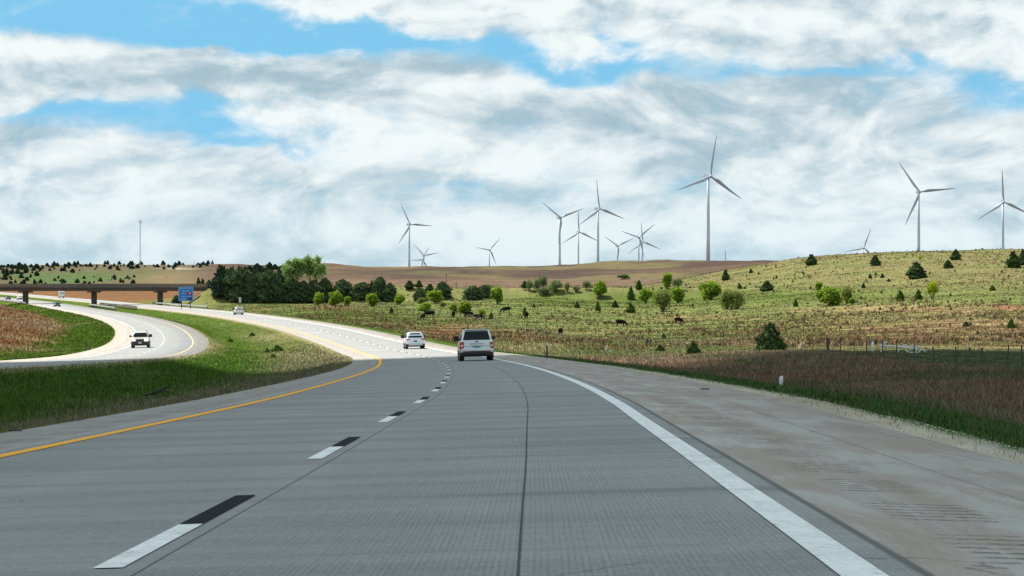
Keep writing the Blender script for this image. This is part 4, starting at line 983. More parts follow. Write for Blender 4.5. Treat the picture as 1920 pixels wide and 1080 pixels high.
# ------------------------------------------------------------------ fence
def fence():
    pts = []; fz = list(np.arange(128, 300, 9.0)) + list(np.arange(300, 780, 8.0))
    r = empty('wire_fence', (float(FENCE_X(300)), 300, float(hfun(FENCE_X(300), 300)))); o = r.location.copy(); tag(r, 'long wire fence on thin steel posts between the verge and the pasture', 'fence')
    pm = MB().box(-.038, .038, -.03, .03, -.3, 1.5).build('post', M['post'], r); me = pm.data; first = True; P = []
    wm = None
    for i, z in enumerate(fz):
        x = float(FENCE_X(z)) + random.uniform(-.1, .1); h = float(hfun(x, z)); P.append(Vector((x, z, h)))
        if i % 9 == 4 or 298 < z < 312:
            if wm is None: b = MB().tube([(0, 0, -.4), (0, 0, 1.5)], [.08, .065], 7).build('timber_post', M['wood_post'], r); wm = b.data
            else: b = link('timber_post', wm, r)
        elif first: b = pm; first = False
        else: b = link('post', me, r)
        b.location = Vector((x, z, h)) - o; b.rotation_euler = (random.uniform(-.04, .04), random.uniform(-.06, .06), random.uniform(0, 3)); q = .95 if z < 260 else .6; b.scale = (q, q, random.uniform(.92, 1.12) * (1 if z < 260 else .88))
    for q in (.35, .65, .95, 1.22):
        mb = MB(); mb.tube([p - o + Vector((0, 0, q)) for p in P], .007, 3, False); mb.build('wire', M['wire'], r)
fence()
def hpost(px, py, hp, name, label, cat, wdt=.07, m='post', capm=None, capf=.15, zmin=60, lean=0, H=None):
    x, z, h = hit(px, py, zmin); H = H or hp / F * z; r = empty(name, (x, z, h)); r.rotation_euler = (0, lean, 0); tag(r, label, cat)
    MB().tube([(0, 0, -.3), (0, 0, H * (1 - capf))], wdt, 7).build('shaft', M[m], r)
    MB().tube([(0, 0, H * (1 - capf) + .002), (0, 0, H)], wdt * 1.15, 7).build('cap', M[capm or m], r)
hpost(1025.5, 672, 30, 'delineator_post', 'dark delineator post with a white top at the edge of the right shoulder', 'post', .05, 'post', 'platew')
hpost(763, 646, 24, 'delineator_post', 'dark delineator post just left of the small silver suv', 'post', .05, 'post', 'platew')
hpost(162, 661, 19, 'delineator_post', 'dark post on the grass inside the bend of the oncoming road', 'post', .06, zmin=130)
hpost(216, 616, 12, 'delineator_post', 'dark thin post where the oncoming road bends away', 'post', .06, zmin=130)
hpost(155, 647, 9, 'delineator_post', 'short brown post left of the post inside the bend', 'post', .05, zmin=130)
hpost(138, 600, 9, 'delineator_post', 'farthest thin post on the green strip of the oncoming road', 'post', .07, zmin=130)
hpost(1136, 660, 13, 'pipeline_marker', 'white leaning marker post by the fence corner', 'marker', .09, 'platew', lean=.12, zmin=200)
hpost(1144.5, 663, 15, 'pipeline_marker', 'white marker post with an orange band by the fence corner', 'marker', .08, 'platew', 'orange', .45, zmin=200)
hpost(1131, 653, 16, 'brace_post', 'dark thick brace post left of the white markers', 'post', .13, 'wood_post', zmin=200)
hpost(1212, 653, 17, 'brace_post', 'dark leaning dead post in the pasture, left of a close pair', 'post', .10, 'dead', lean=.05, zmin=200)
hpost(1215, 653, 18, 'brace_post', 'dark leaning dead post in the pasture, right of a close pair', 'post', .10, 'dead', lean=.35, zmin=200)
hpost(1288, 655, 13, 'marker_post', 'pale capped post beside the spiky cedar', 'marker', .11, 'wood_post', 'platew', .25, zmin=200)
hpost(1553, 661, 28, 'corner_post', 'thick dark corner post with a bluish tint in the fence', 'post', .085, 'post', zmin=150)
hpost(1498, 656, 14, 'broken_post', 'pale broken leaning timber post behind the fence', 'post', .16, 'slope', lean=.4, zmin=150)
hpost(1818, 660, 12, 'marker_post', 'short dark post with a pale cap right of the white pipes', 'post', .1, 'post', 'platew', .3, zmin=150)
def white_marker():
    x, z, h = hit(1464.5, 731, 30); r = empty('utility_marker', (x, z, h)); tag(r, 'small white rounded marker standing in the brown verge', 'marker')
    MB().tube([(0, 0, -.1), (0, 0, .26), (.01, 0, .33), (.02, 0, .36)], [.035, .055, .045, .02], 10).build('body', M['platew'], r, True)
    MB().tube([(-.03, 0, .02), (-.12, 0, .0)], [.035, .02], 8).build('pipe_stub', M['platew'], r, True)
white_marker()
def pipes():
    z = 236.0; S = z / F
    def P(px, py, dz=0): return Vector(((px - 960) * S, z + dz, (540 - py) * S))
    g = float(hfun((1690 - 960) * S, z)); o = Vector(((1690 - 960) * S, z, g)); r = empty('pipe_assembly', o); tag(r, 'white painted gas valve pipework lying in the brown verge', 'pipework')
    lift = max(0, g + .25 - P(1690, 664).z); L = lambda *a: P(*a) - o + Vector((0, 0, lift))
    MB().tube([L(1649, 654.5), L(1690, 657), L(1722, 661)], .075, 10).build('main_pipe', M['pipe'], r, True)
    MB().tube([L(1694, 661, -1), L(1700, 667, -1), L(1718, 668, -1), L(1724, 661, -1), L(1730, 664, -1), L(1733, 669, -1)], .055, 9).build('bypass_pipe', M['pipe'], r, True)
    for px, py in ((1659.5, 649), (1696.5, 654), (1711, 655.5), (1722.5, 656)):
        MB().tube([L(px, py), L(px, py + 6)], .05, 6).tube([L(px - 3.6, py), L(px + 3.6, py)], .06, 6).build('valve_wheel', M['pipe'], r, True)
    for px in (1652, 1685, 1718): MB().tube([L(px, 656 + (px-1650)*.06), L(px, 656 + (px-1650)*.06) - Vector((0, 0, 1.4))], .045, 6).build('support', M['pipe'], r)
    zb = 240.0; x = (1636 - 960) / F * zb; h = float(hfun(x, zb)); b = empty('white_tank', (x, zb, h)); tag(b, 'small white upright canister left of the white pipework', 'tank')
    MB().tube([(0, 0, -.2), (0, 0, .75), (0, 0, .92)], [.13, .13, .07], 12).build('shell', M['pipe'], b, True); MB().tube([(0, 0, .92), (0, 0, 1.05)], .06, 8).build('neck', M['pipe'], b)
pipes()
def branch(px, py, z0, s, label, m='dead', seed=3):
    rs = np.random.RandomState(seed); x, z, h = hit(px, py, z0); r = empty('dead_branch', (x, z, h + .12)); tag(r, label, 'branch')
    mb = MB(); mb.tube([(-.5*s, 0, .02), (0, .05, .12*s), (.55*s, .1, .38*s), (.8*s, .1, .42*s)], [.035, .05, .035, .015], 6)
    for k in range(5): a = rs.uniform(-.2, .5) * s; mb.tube([(a, .03, .1*s + .3*a), (a + rs.uniform(.1, .4)*s, rs.uniform(-.3, .3)*s, rs.uniform(.05, .5)*s)], [.022, .007], 5)
    mb.build('wood', M[m], r)
branch(288, 748, 20, .85, 'dark dead branch lying in the median grass')
def debris(px, w, z, label, s, seed, ours=True):
    rs = np.random.RandomState(seed); x = float(xo(z) + w * kk(z)); h = float(zo(z) + crossO(np.clip(w, WL, WR), z)) + .01; bm = bmesh.new(); bmesh.ops.create_icosphere(bm, subdivisions=2, radius=1)
    for v in bm.verts: v.co = Vector((v.co.x * s * (1 + rs.uniform(-.3, .3)), v.co.y * s * .45 * (1 + rs.uniform(-.3, .3)), abs(v.co.z) * s * .22 * (1 + rs.uniform(-.4, .4))))
    me = bpy.data.meshes.new('tyre_scrap'); bm.to_mesh(me); bm.free(); me.materials.append(M['tyre']); o = link('tyre_scrap', me); o.location = (x, z, h + .002); o.rotation_euler = (0, 0, rs.uniform(0, 3)); tag(o, label, 'debris')
debris(0, -5.40, 42.5, 'black tyre scrap at the left pavement edge', .08, 1)
debris(0, -5.36, 37.0, 'larger black tyre scrap at the left pavement edge nearer the bottom corner', .10, 2)
debris(0, 6.1, 56, 'thin dark scrap lying on the right shoulder', .12, 3)

# ------------------------------------------------------------------ cattle
def cow_mesh(graze):
    me = bpy.data.meshes.new('cow'); V = []; E = []; Rr = []
    def add(p, r, par=None):
        V.append(p); Rr.append(r)
        if par is not None: E.append((par, len(V) - 1))
        return len(V) - 1
    hip = add((-.55, 0, 1.02), (.32, .40)); mid = add((-.05, 0, .93), (.36, .46), hip); sh = add((.50, 0, .98), (.31, .42), mid); rump = add((-.88, 0, 1.08), (.22, .24), hip)
    tail = add((-1.02, 0, 1.0), (.04, .04), rump); add((-1.05, 0, .55), (.03, .03), tail)
    if graze: n1 = add((.88, 0, .82), (.17, .23), sh); n2 = add((1.12, 0, .50), (.14, .17), n1); hd = add((1.22, 0, .26), (.13, .13), n2); mz = add((1.27, 0, .07), (.08, .09), hd)
    else: n1 = add((.86, 0, 1.12), (.17, .24), sh); n2 = add((1.10, 0, 1.26), (.14, .16), n1); hd = add((1.30, 0, 1.24), (.12, .13), n2); mz = add((1.52, 0, 1.12), (.08, .09), hd)
    for s in (-1, 1):
        e = V[n2]; add((e[0] - .02, s * .24, e[2] + .06), (.05, .03), n2)
        a = add((-.66, s * .19, .72), (.15, .15), hip); b = add((-.60 - .03*s, s * .20, .48), (.09, .08), a); c_ = add((-.72 - .04*s, s * .2, .40), (.065, .06), b); d = add((-.70 - .05*s, s * .2, .06), (.055, .05), c_); add((-.66 - .05*s, s * .2, .0), (.07, .06), d)
        a = add((.50, s * .19, .68), (.13, .12), sh); b = add((.52 + .04*s, s * .2, .42), (.07, .065), a); d = add((.50 + .06*s, s * .2, .06), (.05, .05), b); add((.54 + .06*s, s * .2, .0), (.065, .06), d)
    me.from_pydata(V, E, []); o = link('cow', me); o.modifiers.new('sk', 'SKIN'); o.modifiers.new('ss', 'SUBSURF').levels = 1
    for i, r in enumerate(Rr): me.skin_vertices[0].data[i].radius = r
    me.skin_vertices[0].data[0].use_root = True
    dg = bpy.context.evaluated_depsgraph_get(); m2 = bpy.data.meshes.new_from_object(o.evaluated_get(dg)); bpy.data.objects.remove(o); m2.name = 'cow'
    for p in m2.polygons: p.use_smooth = True
    m2.materials.clear(); m2.materials.append(M['black']); return m2
CG, CS = cow_mesh(True), cow_mesh(False)
for px, py, a, hp, g, lab in ((793, 600, 115, 11.5, 1, 'black cow grazing away from us, leftmost of the herd'), (805.5, 595, 180, 12, 1, 'black cow side-on behind the leftmost cow'),
     (850, 595, 100, 11.5, 1, 'black cow seen from behind just left of the bright cow bush'), (855.5, 588, 80, 10, 0, 'black cow half hidden behind the bush and its neighbour'),
     (879, 595, 20, 11, 1, 'black cow stepping out from the right side of the bright bush'), (898, 600, -5, 11, 1, 'black cow side-on grazing right of the bright bush'),
     (949, 587, 175, 11.5, 1, 'black cow grazing alone higher up behind the large suv'), (987, 597, 95, 12.5, 1, 'black cow seen from behind in front of a green shrub'),
     (1051, 630, 80, 14.5, 0, 'nearest black cow standing by the fence seen end-on'), (1164, 612, 0, 12.5, 1, 'black cow fully side-on grazing in the middle of the pasture'),
     (1272.5, 607, 35, 12, 1, 'rightmost black cow standing alone in the pasture')):
    x, z, h = hit(px, py, 250); o = link('cow', CG if g else CS); s = hp / F * z / 1.27; o.scale = (s,) * 3; o.location = (x, z, h); o.rotation_euler = (0, 0, math.radians(a)); tag(o, lab, 'cow', 'black cattle in the pasture')

# ------------------------------------------------------------------ vehicles (x right, y forward, origin on the ground)
def wheel(parent, x, y, r, w, s):
    wh = empty('wheel', (x, y, r)); wh.parent = parent
    MB().tube([(-w/2, 0, 0), (-w/2 + .03, 0, 0), (w/2 - .03, 0, 0), (w/2, 0, 0)], [r * .93, r, r, r * .93], 22).build('tyre', M['tyre'], wh)
    mb = MB(); mb.tube([(s * (w/2 - .02), 0, 0), (s * (w/2 + .012), 0, 0)], [r * .62, r * .56], 16)
    for k in range(5):
        a = k * 1.2566; mb.tube([(s * (w/2 + .015), 0, 0), (s * (w/2 + .02), math.cos(a) * r * .55, math.sin(a) * r * .55)], .03, 4)
    mb.build('rim', M['rim'], wh)
def vehicle(name, p, paintm, label, cat):
    L, W, H = p['L'], p['W'], p['H']; hw = W / 2; belt = p['belt']; hood = p['hood']; gc = p['gc']; r = empty(name); tag(r, label, cat)
    yr, yf = -L / 2, L / 2; wb = yf - p['ws']          # base of the windscreen
    tum = p.get('tum', .16); rk = p.get('rk', .18); clad = p.get('clad', gc + .28)
    lc = paintm if not p.get('cladm') else p['cladm']
    mb = MB(); mb.rrloft([(clad + .002, hw - .03, yr + .06, yf - .05, .22), (clad + .12, hw, yr, yf, .24), (hood - .12, hw - .01, yr + .03, yf - .02, .26), (hood, hw - .08, yr + .08, yf - .14, .28)])
    mb.rrloft([(hood - .06, hw - .02, yr + .04, wb + .12, .14), (belt - .05, hw - .03, yr + .05, wb - .05, .14), (belt, hw - .07, yr + .09, wb - .12, .14)])
    rt = p['rt']   # roof front / rear
    cab = [(belt - .03, hw - .08, yr + .10, wb - .10, .12), (belt + (H - belt) * .5, hw - .08 - tum * .42, yr + .10 + rk * .5, wb - (wb - rt) * .52, .13), (H - .10, hw - .08 - tum * .9, yr + .10 + rk, rt, .14), (H - .03, hw - .16 - tum, yr + .18 + rk, rt - .12, .14), (H, hw - .32 - tum, yr + .34 + rk, rt - .4, .14)]
    mb.rrloft(cab); mb.build('body', paintm, r, False)
    for pl in r.children[-1].data.polygons: pl.use_smooth = False
    mb = MB(); mb.rrloft([(gc, hw - .16, yr + .18, yf - .22, .2), (gc + .08, hw - .06, yr + .08, yf - .08, .22), (clad, hw - .035, yr + .065, yf - .055, .22)]); mb.build('lower_trim', p.get('lowm', M['trim']), r)
    # wheel arches
    for y in (yr + p['ra'], yf - p['fa']):
        for s in (-1, 1):
            mb = MB(); mb.tube([(s * (hw - .12), y, p['wr']), (s * (hw + .006), y, p['wr'])], p['wr'] * 1.16, 20); mb.build('wheel_arch', M['trim'], r)
            wheel(r, s * (hw - .125), y, p['wr'], .27, s)
    # glazing, set proud of the cabin shell
    def cabpt(z, side, end):
        (z0, w0, a0, b0, _), (z1, w1, a1, b1, _) = (cab[0], cab[1]) if z < cab[1][0] else (cab[1], cab[2]); t = (z - z0) / (z1 - z0)
        return w0 + (w1 - w0) * t, a0 + (a1 - a0) * t, b0 + (b1 - b0) * t
    zb, zt_ = belt + .03, H - .13
    wl, al, bl_ = cabpt(zb, 0, 0); wh_, ah, bh = cabpt(zt_, 0, 0); i = p.get('rwi', .10)
    MB().quad([(-wl + i, al - .012, zb), (wl - i, al - .012, zb), (wh_ - i, ah - .012, zt_), (-wh_ + i, ah - .012, zt_)], .01).build('rear_window', M['glass'], r)
    zq = cab[1][0]; wq, _, bq = cabpt(zq, 0, 0)
    MB().quad([(-wl + .1, bl_ + .03, zb), (wl - .1, bl_ + .03, zb), (wq - .1, bq + .03, zq), (-wq + .1, bq + .03, zq)], .01).quad([(-wq + .1, bq + .03, zq), (wq - .1, bq + .03, zq), (wh_ - .1, bh + .03, zt_), (-wh_ + .1, bh + .03, zt_)], .01).build('windscreen', M['glass'], r)
    zm = cab[1][0]; wm_, am, bm_ = cabpt(zm, 0, 0)
    for s in (-1, 1):
        n = p.get('nw', 3)
        for k in range(n):
            t0, t1 = k / n + .02, (k + 1) / n - .02
            def Q(w, a, b, t, z): return (s * (w + .012), (a + .2) + ((b - .2) - (a + .2)) * t, z)
            MB().quad([Q(wl, al, bl_, t0, zb), Q(wl, al, bl_, t1, zb), Q(wm_, am, bm_, t1, zm), Q(wm_, am, bm_, t0, zm)], .01 * -s).quad([Q(wm_, am, bm_, t0, zm), Q(wm_, am, bm_, t1, zm), Q(wh_, ah, bh, t1, zt_ - .04), Q(wh_, ah, bh, t0, zt_ - .04)], .01 * -s).build('side_window', M['glass'], r)
        MB().box(s * (hw + .02), s * (hw + .26), wb - .62, wb - .44, belt + .02, belt + .24, .05).box(s * (hw - .10), s * (hw + .05), wb - .58, wb - .5, belt + .02, belt + .1).build('mirror', M['trim'], r)
        if p.get('rails', 1): MB().box(s * (hw - tum - .16), s * (hw - tum - .11), yr + .5 + rk, rt - .4, H + .02, H + .07, .015).box(s * (hw - tum - .155), s * (hw - tum - .115), yr + .55 + rk, yr + .65 + rk, H - .04, H + .03).build('roof_rail', M['trim'], r)
    p['tail'](r, p, hw, yr, yf); p['front'](r, p, hw, yr, yf)
    return r
def front(r, p, hw, yr, yf):
    hd = p['hood']; MB().box(-hw + .5, hw - .5, yf - .04, yf + .012, hd - .36, hd - .14, .02).build('grille', M['trim'], r)
    for s in (-1, 1): MB().box(s * (hw - .46), s * (hw - .12), yf - .06, yf + .008, hd - .33, hd - .15, .03).build('headlight', M['lamp'] if p.get('lit') else M['clear'], r)
    MB().box(-hw + .2, hw - .2, yf - .02, yf + .03, p['gc'] + .18, p['gc'] + .42, .03).build('front_bumper', p.get('bm', M['trim']), r)
    MB().box(-.16, .16, yf + .031, yf + .045, p['gc'] + .24, p['gc'] + .38).build('licence_plate', M['platew'], r)
def tail_big(r, p, hw, yr, yf):
    b = p['belt']; y = yr + .02
    for s in (-1, 1):
        tl = MB().box(s * (hw - .20), s * (hw - .005), yr - .012, yr + .16, b - .52, b - .10, .03).build('tail_light', M['red'], r)
        MB().box(s * (hw - .17), s * (hw - .05), yr - .022, yr - .0125, b - .36, b - .27, .004).build('reversing_lens', M['clear'], tl)
    MB().box(-hw + .24, hw - .24, y - .034, y - .006, .78, b - .01, .012).build('tailgate', p['pm'], r)
    MB().box(-hw + .28, hw - .28, y - .042, y - .0345, b - .345, b - .325).box(-.3, .3, y - .05, y - .0345, b - .375, b - .335).build('tailgate_trim', M['trim'], r)
    MB().box(-hw + .06, hw - .06, yr - .10, yr + .1, .60, .765, .05).build('rear_bumper', p['pm'], r)
    MB().box(-hw + .18, hw - .18, yr - .085, yr + .1, .42, .597, .04).build('bumper_valance', M['trim'], r)
    for s in (-1, 1): MB().box(s * (hw - .55), s * (hw - .2), yr - .09, yr - .0855, .55, .585).build('reflector', M['red'], r)
    MB().box(-.16, .16, y - .052, y - .036, b - .55, b - .395).build('licence_plate', M['plate'], r)
    mb = MB(); bmx = bmesh.new(); bmesh.ops.create_uvsphere(bmx, u_segments=16, v_segments=8, radius=1); bmx.transform(Matrix.Diagonal((.105, .015, .043, 1))); mb._add(bmx, Matrix.Translation((0, y - .04, b - .075))); mb.build('emblem', M['oval'], r, True)
    t = text('EXPEDITION', .085, M['trim'], r, (0, y - .038, b - .215), 'lettering', depth=.004); t.scale = (1.75, 1, 1)
    MB().tube([(.0, yr + .25 + .1, b + .06), (.32, yr + .26, b + .06)], .014, 5).build('wiper', M['trim'], r)
    MB().box(-hw + .3, hw - .3, yr + .18, yr + .40, p['H'] - .05, p['H'] + .0, .02).build('spoiler', p['pm'], r)
def tail_small(r, p, hw, yr, yf):
    b = p['belt']; y = yr + .03
    for s in (-1, 1):
        tl = MB().quad([(s * (hw - .03), yr + .0, b - .02), (s * (hw - .03), yr + .0, b - .20), (s * (hw - .42), yr - .012, b - .17), (s * (hw - .42), yr - .012, b - .10)], .03 * -s).build('tail_light', M['red'], r)
    MB().box(-hw + .2, hw - .2, y - .045, y - .008, .72, b - .12, .02).build('tailgate', p['pm'], r)
    MB().box(-.17, .17, y - .062, y - .046, b - .38, b - .24).build('licence_plate', M['oval'] if p.get('dp') else M['platew'], r)
    MB().box(-hw + .1, hw - .1, yr - .06, yr + .1, .52, .70, .05).build('rear_bumper', p['pm'], r)
    MB().box(-hw + .25, hw - .25, yr - .05, yr + .1, .34, .517, .04).build('bumper_valance', M['steel'], r)
    MB().box(-hw + .34, hw - .34, yr + .2, yr + .44, p['H'] - .05, p['H'] - .0, .02).build('spoiler', p['pm'], r)
def put(o, ours, w, z=None, px=None, back=False):
    cx, cz, cr = (xo, zo, crossO) if ours else (xt, zt, crossT)
    if px is not None:
        zz = np.linspace(220, 2000, 8000); pp = 960 + F * (cx(zz) + w * kk(zz)) / zz; ok = np.abs(zz - z) < z * .35; zz, pp = zz[ok], pp[ok]; z = float(zz[np.argmin(np.abs(pp - px))])
    x = float(cx(z) + w * kk(z)); dx = float(cx(z + 2) - cx(z - 2)) / 4; dz = float(cz(z + 2) - cz(z - 2)) / 4
    fwd = Vector((dx, 1, dz)).normalized(); rt = Vector((1, -dx, BANK)).normalized(); up = rt.cross(fwd).normalized(); rt = fwd.cross(up)
    if back: fwd = -fwd; rt = -rt
    m = Matrix((rt, fwd, up)).transposed().to_4x4(); m.translation = Vector((x, z, float(cz(z) + cr(w)) + .0)); o.matrix_world = m; return z
big = dict(L=5.35, W=2.03, H=1.93, belt=1.24, hood=1.12, gc=.26, ws=1.35, rt=.75, tum=.17, rk=.20, ra=1.15, fa=.95, wr=.42, clad=.52, tail=tail_big, front=front, pm=M['silver'])
put(vehicle('large_suv', big, M['silver'], 'large silver suv seen from behind in the shaded part of our lane', 'suv'), True, 2.25, 157)
sm = dict(L=4.5, W=1.86, H=1.66, belt=1.07, hood=.98, gc=.22, ws=1.1, rt=.62, tum=.22, rk=.34, ra=.92, fa=.88, wr=.35, clad=.48, tail=tail_small, front=front, pm=M['silver2'], rwi=.16, dp=1, nw=3)
put(vehicle('small_suv', sm, M['silver2'], 'small bright silver suv driving into the sunlit bend ahead', 'suv'), True, 2.22, 249)
far = dict(sm); far.update(pm=M['white'], H=1.72, dp=0)
put(vehicle('white_suv', far, M['white'], 'white suv far ahead on our road above the median', 'suv'), True, 1.7, 540, px=447)
jeep = dict(L=4.7, W=1.90, H=1.78, belt=1.16, hood=1.10, gc=.26, ws=1.45, rt=.35, tum=.15, rk=.12, ra=.95, fa=.82, wr=.38, clad=.72, lowm=M['trim'], tail=tail_small, front=front, pm=M['beige'], lit=1, nw=3)
put(vehicle('oncoming_suv', jeep, M['beige'], 'beige suv with its headlights on coming towards us round the bend', 'suv'), False, -1.85, 277, back=True)
sed = dict(L=4.7, W=1.82, H=1.45, belt=.98, hood=.92, gc=.2, ws=1.5, rt=.25, tum=.22, rk=.75, ra=1.0, fa=.9, wr=.33, clad=.4, tail=tail_small, front=front, pm=M['teal'], rails=0, nw=2)
put(vehicle('oncoming_car', sed, M['teal'], 'dark teal oncoming car in front of the median guardrail', 'car'), False, -1.85, 760, px=107, back=True)
s2 = dict(sed); s2.update(pm=M['white']); put(vehicle('oncoming_car', s2, M['white'], 'white oncoming car beside the left overpass pier', 'car'), False, 1.85, 900, px=36.5, back=True)
s3 = dict(sed); s3.update(pm=M['navy']); put(vehicle('oncoming_car', s3, M['navy'], 'dark blue oncoming car farthest left under the overpass', 'car'), False, -1.85, 960, px=15.5, back=True)
def van():
    r = empty('box_van'); tag(r, 'white box van under the overpass driving away on our road', 'van')
    mb = MB(); mb.rrloft([(.55, 1.15, -3.3, 1.3, .08), (3.1, 1.15, -3.3, 1.3, .12), (3.22, 1.05, -3.2, 1.2, .12)]); mb.build('box', M['white'], r)
    mb = MB(); mb.rrloft([(.45, .98, 1.32, 3.3, .2), (1.15, 1.0, 1.32, 3.3, .2), (1.3, .98, 1.32, 2.3, .1), (2.2, .9, 1.32, 1.75, .1)]); mb.build('cab', M['white'], r)
    for s in (-1, 1):
        MB().box(s * .25, s * .85, -3.33, -3.302, 1.95, 2.5, .01).build('rear_window', M['glass'], r)
        MB().box(s * .85, s * 1.1, -3.33, -3.302, .8, 1.1, .01).build('tail_light', M['red'], r)
        MB().box(s * 1.02, s * 1.25, 1.5, 1.62, 1.4, 1.8, .02).build('mirror', M['trim'], r)
        for y in (-2.0, 2.3): wheel(r, s * .93, y, .4, .28, s)
    MB().box(-1.1, 1.1, -3.45, -3.31, .42, .66, .03).build('rear_bumper', M['trim'], r); return r
put(van(), True, 1.8, 1120, px=115)

# ------------------------------------------------------------------ clouds that shade the land (real bodies, high overhead)
def cloud(name, polyfn, H, x0, x1, nx, nz, label, thick=70, seed=1):
    off = Vector((SUN.x, SUN.y)) / SUN.z * H; us = np.linspace(0, 1, nx); vs = np.linspace(0, 1, nz)
    X = np.zeros((nz, nx)); Z = np.zeros((nz, nx))
    for j, u in enumerate(us):
        x = x0 + (x1 - x0) * u; a, b = polyfn(x); X[:, j] = x; Z[:, j] = a + (b - a) * vs
    U, Vv = np.meshgrid(us, vs); edge = np.clip(np.minimum(np.minimum(U, 1 - U), np.minimum(Vv, 1 - Vv)) * 6, 0, 1)
    puff = edge ** .5 * (.35 + 1.1 * fbm(X / 70 + seed, Z / 70, seed, 4)) * thick; und = -edge ** .7 * 8 * fbm(X / 40, Z / 40, seed + 3, 3)
    Tp = np.stack([X + off.x, Z + off.y, H + puff], -1).reshape(-1, 3); Bt = np.stack([X + off.x, Z + off.y, H + und - .01], -1).reshape(-1, 3)
    idx = np.arange(nx * nz).reshape(nz, nx); f = np.stack([idx[:-1, :-1], idx[:-1, 1:], idx[1:, 1:], idx[1:, :-1]], -1).reshape(-1, 4)
    fb = f[:, ::-1] + nx * nz
    me = npmesh(name, np.concatenate([Tp, Bt]), np.concatenate([f, fb]), M['cloud'], smooth=True); o = link(name, me); tag(o, label, 'cloud', kind='stuff'); return o
m, nt, out = newmat('cloud_body'); d = N(nt, 'ShaderNodeBsdfDiffuse', inp={0: (.9, .9, .9, 1)}); t_ = N(nt, 'ShaderNodeBsdfTranslucent', inp={0: (.9, .92, .95, 1)}); mx = N(nt, 'ShaderNodeMixShader', inp={0: .35}); nt.links.new(d.outputs[0], mx.inputs[1]); nt.links.new(t_.outputs[0], mx.inputs[2]); nt.links.new(mx.outputs[0], out.inputs[0]); M['cloud'] = m
ZB = cubic([-400, -60, -33, -9, -5, 5, 14, 30, 60, 120, 400], [150, 168, 176, 196, 198, 200, 232, 262, 272, 268, 250])
def near_poly(x): return (-240, float(ZB(x)) - .75 + 7 * (float(fbm(np.array(x / 30.), np.array(2.2), 5, 3)) - .5) + float(hfun(x, 200.)) * 0)
GZ = -5.2   # ground level at the shadow edge
def near_shift(x):
    a, b = near_poly(x); return a, b
cl = cloud('cloud', near_shift, 1050, -230, 300, 120, 80, 'large flat cloud overhead whose shadow darkens the near road')
cl.location = (-SUN.x / SUN.z * 5.2 * -1 * -1, -SUN.y / SUN.z * 5.2, 0)

# ------------------------------------------------------------------ world: Nishita sky with a procedural cloud deck
w = bpy.data.worlds.new('World'); sc.world = w; w.use_nodes = True; nt = w.node_tree; nt.nodes.clear()
out = nt.nodes.new('ShaderNodeOutputWorld'); bg = nt.nodes.new('ShaderNodeBackground')
tc = N(nt, 'ShaderNodeTexCoord'); D = tc.outputs['Generated']; sp = N(nt, 'ShaderNodeSeparateXYZ'); nt.links.new(D, sp.inputs[0])
sky = nt.nodes.new('ShaderNodeTexSky'); sky.sky_type = 'NISHITA'; sky.sun_disc = False
el = math.asin(SUN.z); sky.sun_elevation = el; sky.sun_rotation = math.atan2(SUN.x, SUN.y); sky.altitude = 400; sky.air_density = 1.0; sky.dust_density = .6; sky.ozone_density = 1.5
nt.links.new(vmath(nt, 'NORMALIZE', vmath(nt, 'ADD', D, (0, 0, .32))), sky.inputs['Vector'])
a = mathn(nt, 'MULTIPLY', mathn(nt, 'ARCTAN2', sp.outputs[0], sp.outputs[1]), F / 1000); b = mathn(nt, 'MULTIPLY', mathn(nt, 'ARCSINE', sp.outputs[2]), F / 1000)
kx = F / 1000
P0 = vmath(nt, 'MULTIPLY', D, (kx, kx, kx * 2.0))
wv = N(nt, 'ShaderNodeTexNoise', inp={'Scale': 2.2, 'Detail': 3.0}); nt.links.new(P0, wv.inputs['Vector'])
P = vmath(nt, 'ADD', P0, vmath(nt, 'MULTIPLY', vmath(nt, 'SUBTRACT', wv.outputs['Color'], (.5, .5, .5)), (.30, .30, .26)))
def at(v): return vmath(nt, 'ADD', P, v)
n1 = noise(nt, at((0, 0, 0)), 2.6, 8, .55); n1u = noise(nt, at((-.04, 0, .10)), 2.6, 8, .55)
n2 = noise(nt, at((3.1, 0, 1.7)), 7.0, 7, .6); n2u = noise(nt, at((3.07, 0, 1.76)), 7.0, 7, .6)
n3 = noise(nt, vmath(nt, 'MULTIPLY', at((7, 0, 3)), (.7, .7, 1.6)), 2.3, 5, .5)
wa = mathn(nt, 'MULTIPLY', mathn(nt, 'SUBTRACT', noise(nt, P0, 3.2, 7, .62), .5), .55); wb = mathn(nt, 'MULTIPLY', mathn(nt, 'SUBTRACT', n1, .5), .26)
aw = mathn(nt, 'ADD', a, wa); bw = mathn(nt, 'ADD', b, wb)
def blobs(lst):
    acc = None
    for cx, cy, sx, sy, amp in lst:
        dx = mathn(nt, 'DIVIDE', mathn(nt, 'SUBTRACT', aw, cx), sx); dy = mathn(nt, 'DIVIDE', mathn(nt, 'SUBTRACT', bw, cy), sy)
        q = mathn(nt, 'MULTIPLY', mathn(nt, 'EXPONENT', mathn(nt, 'MULTIPLY', mathn(nt, 'ADD', mathn(nt, 'MULTIPLY', dx, dx), mathn(nt, 'MULTIPLY', dy, dy)), -1.0)), amp)
        acc = q if acc is None else mathn(nt, 'ADD', acc, q)
    return acc
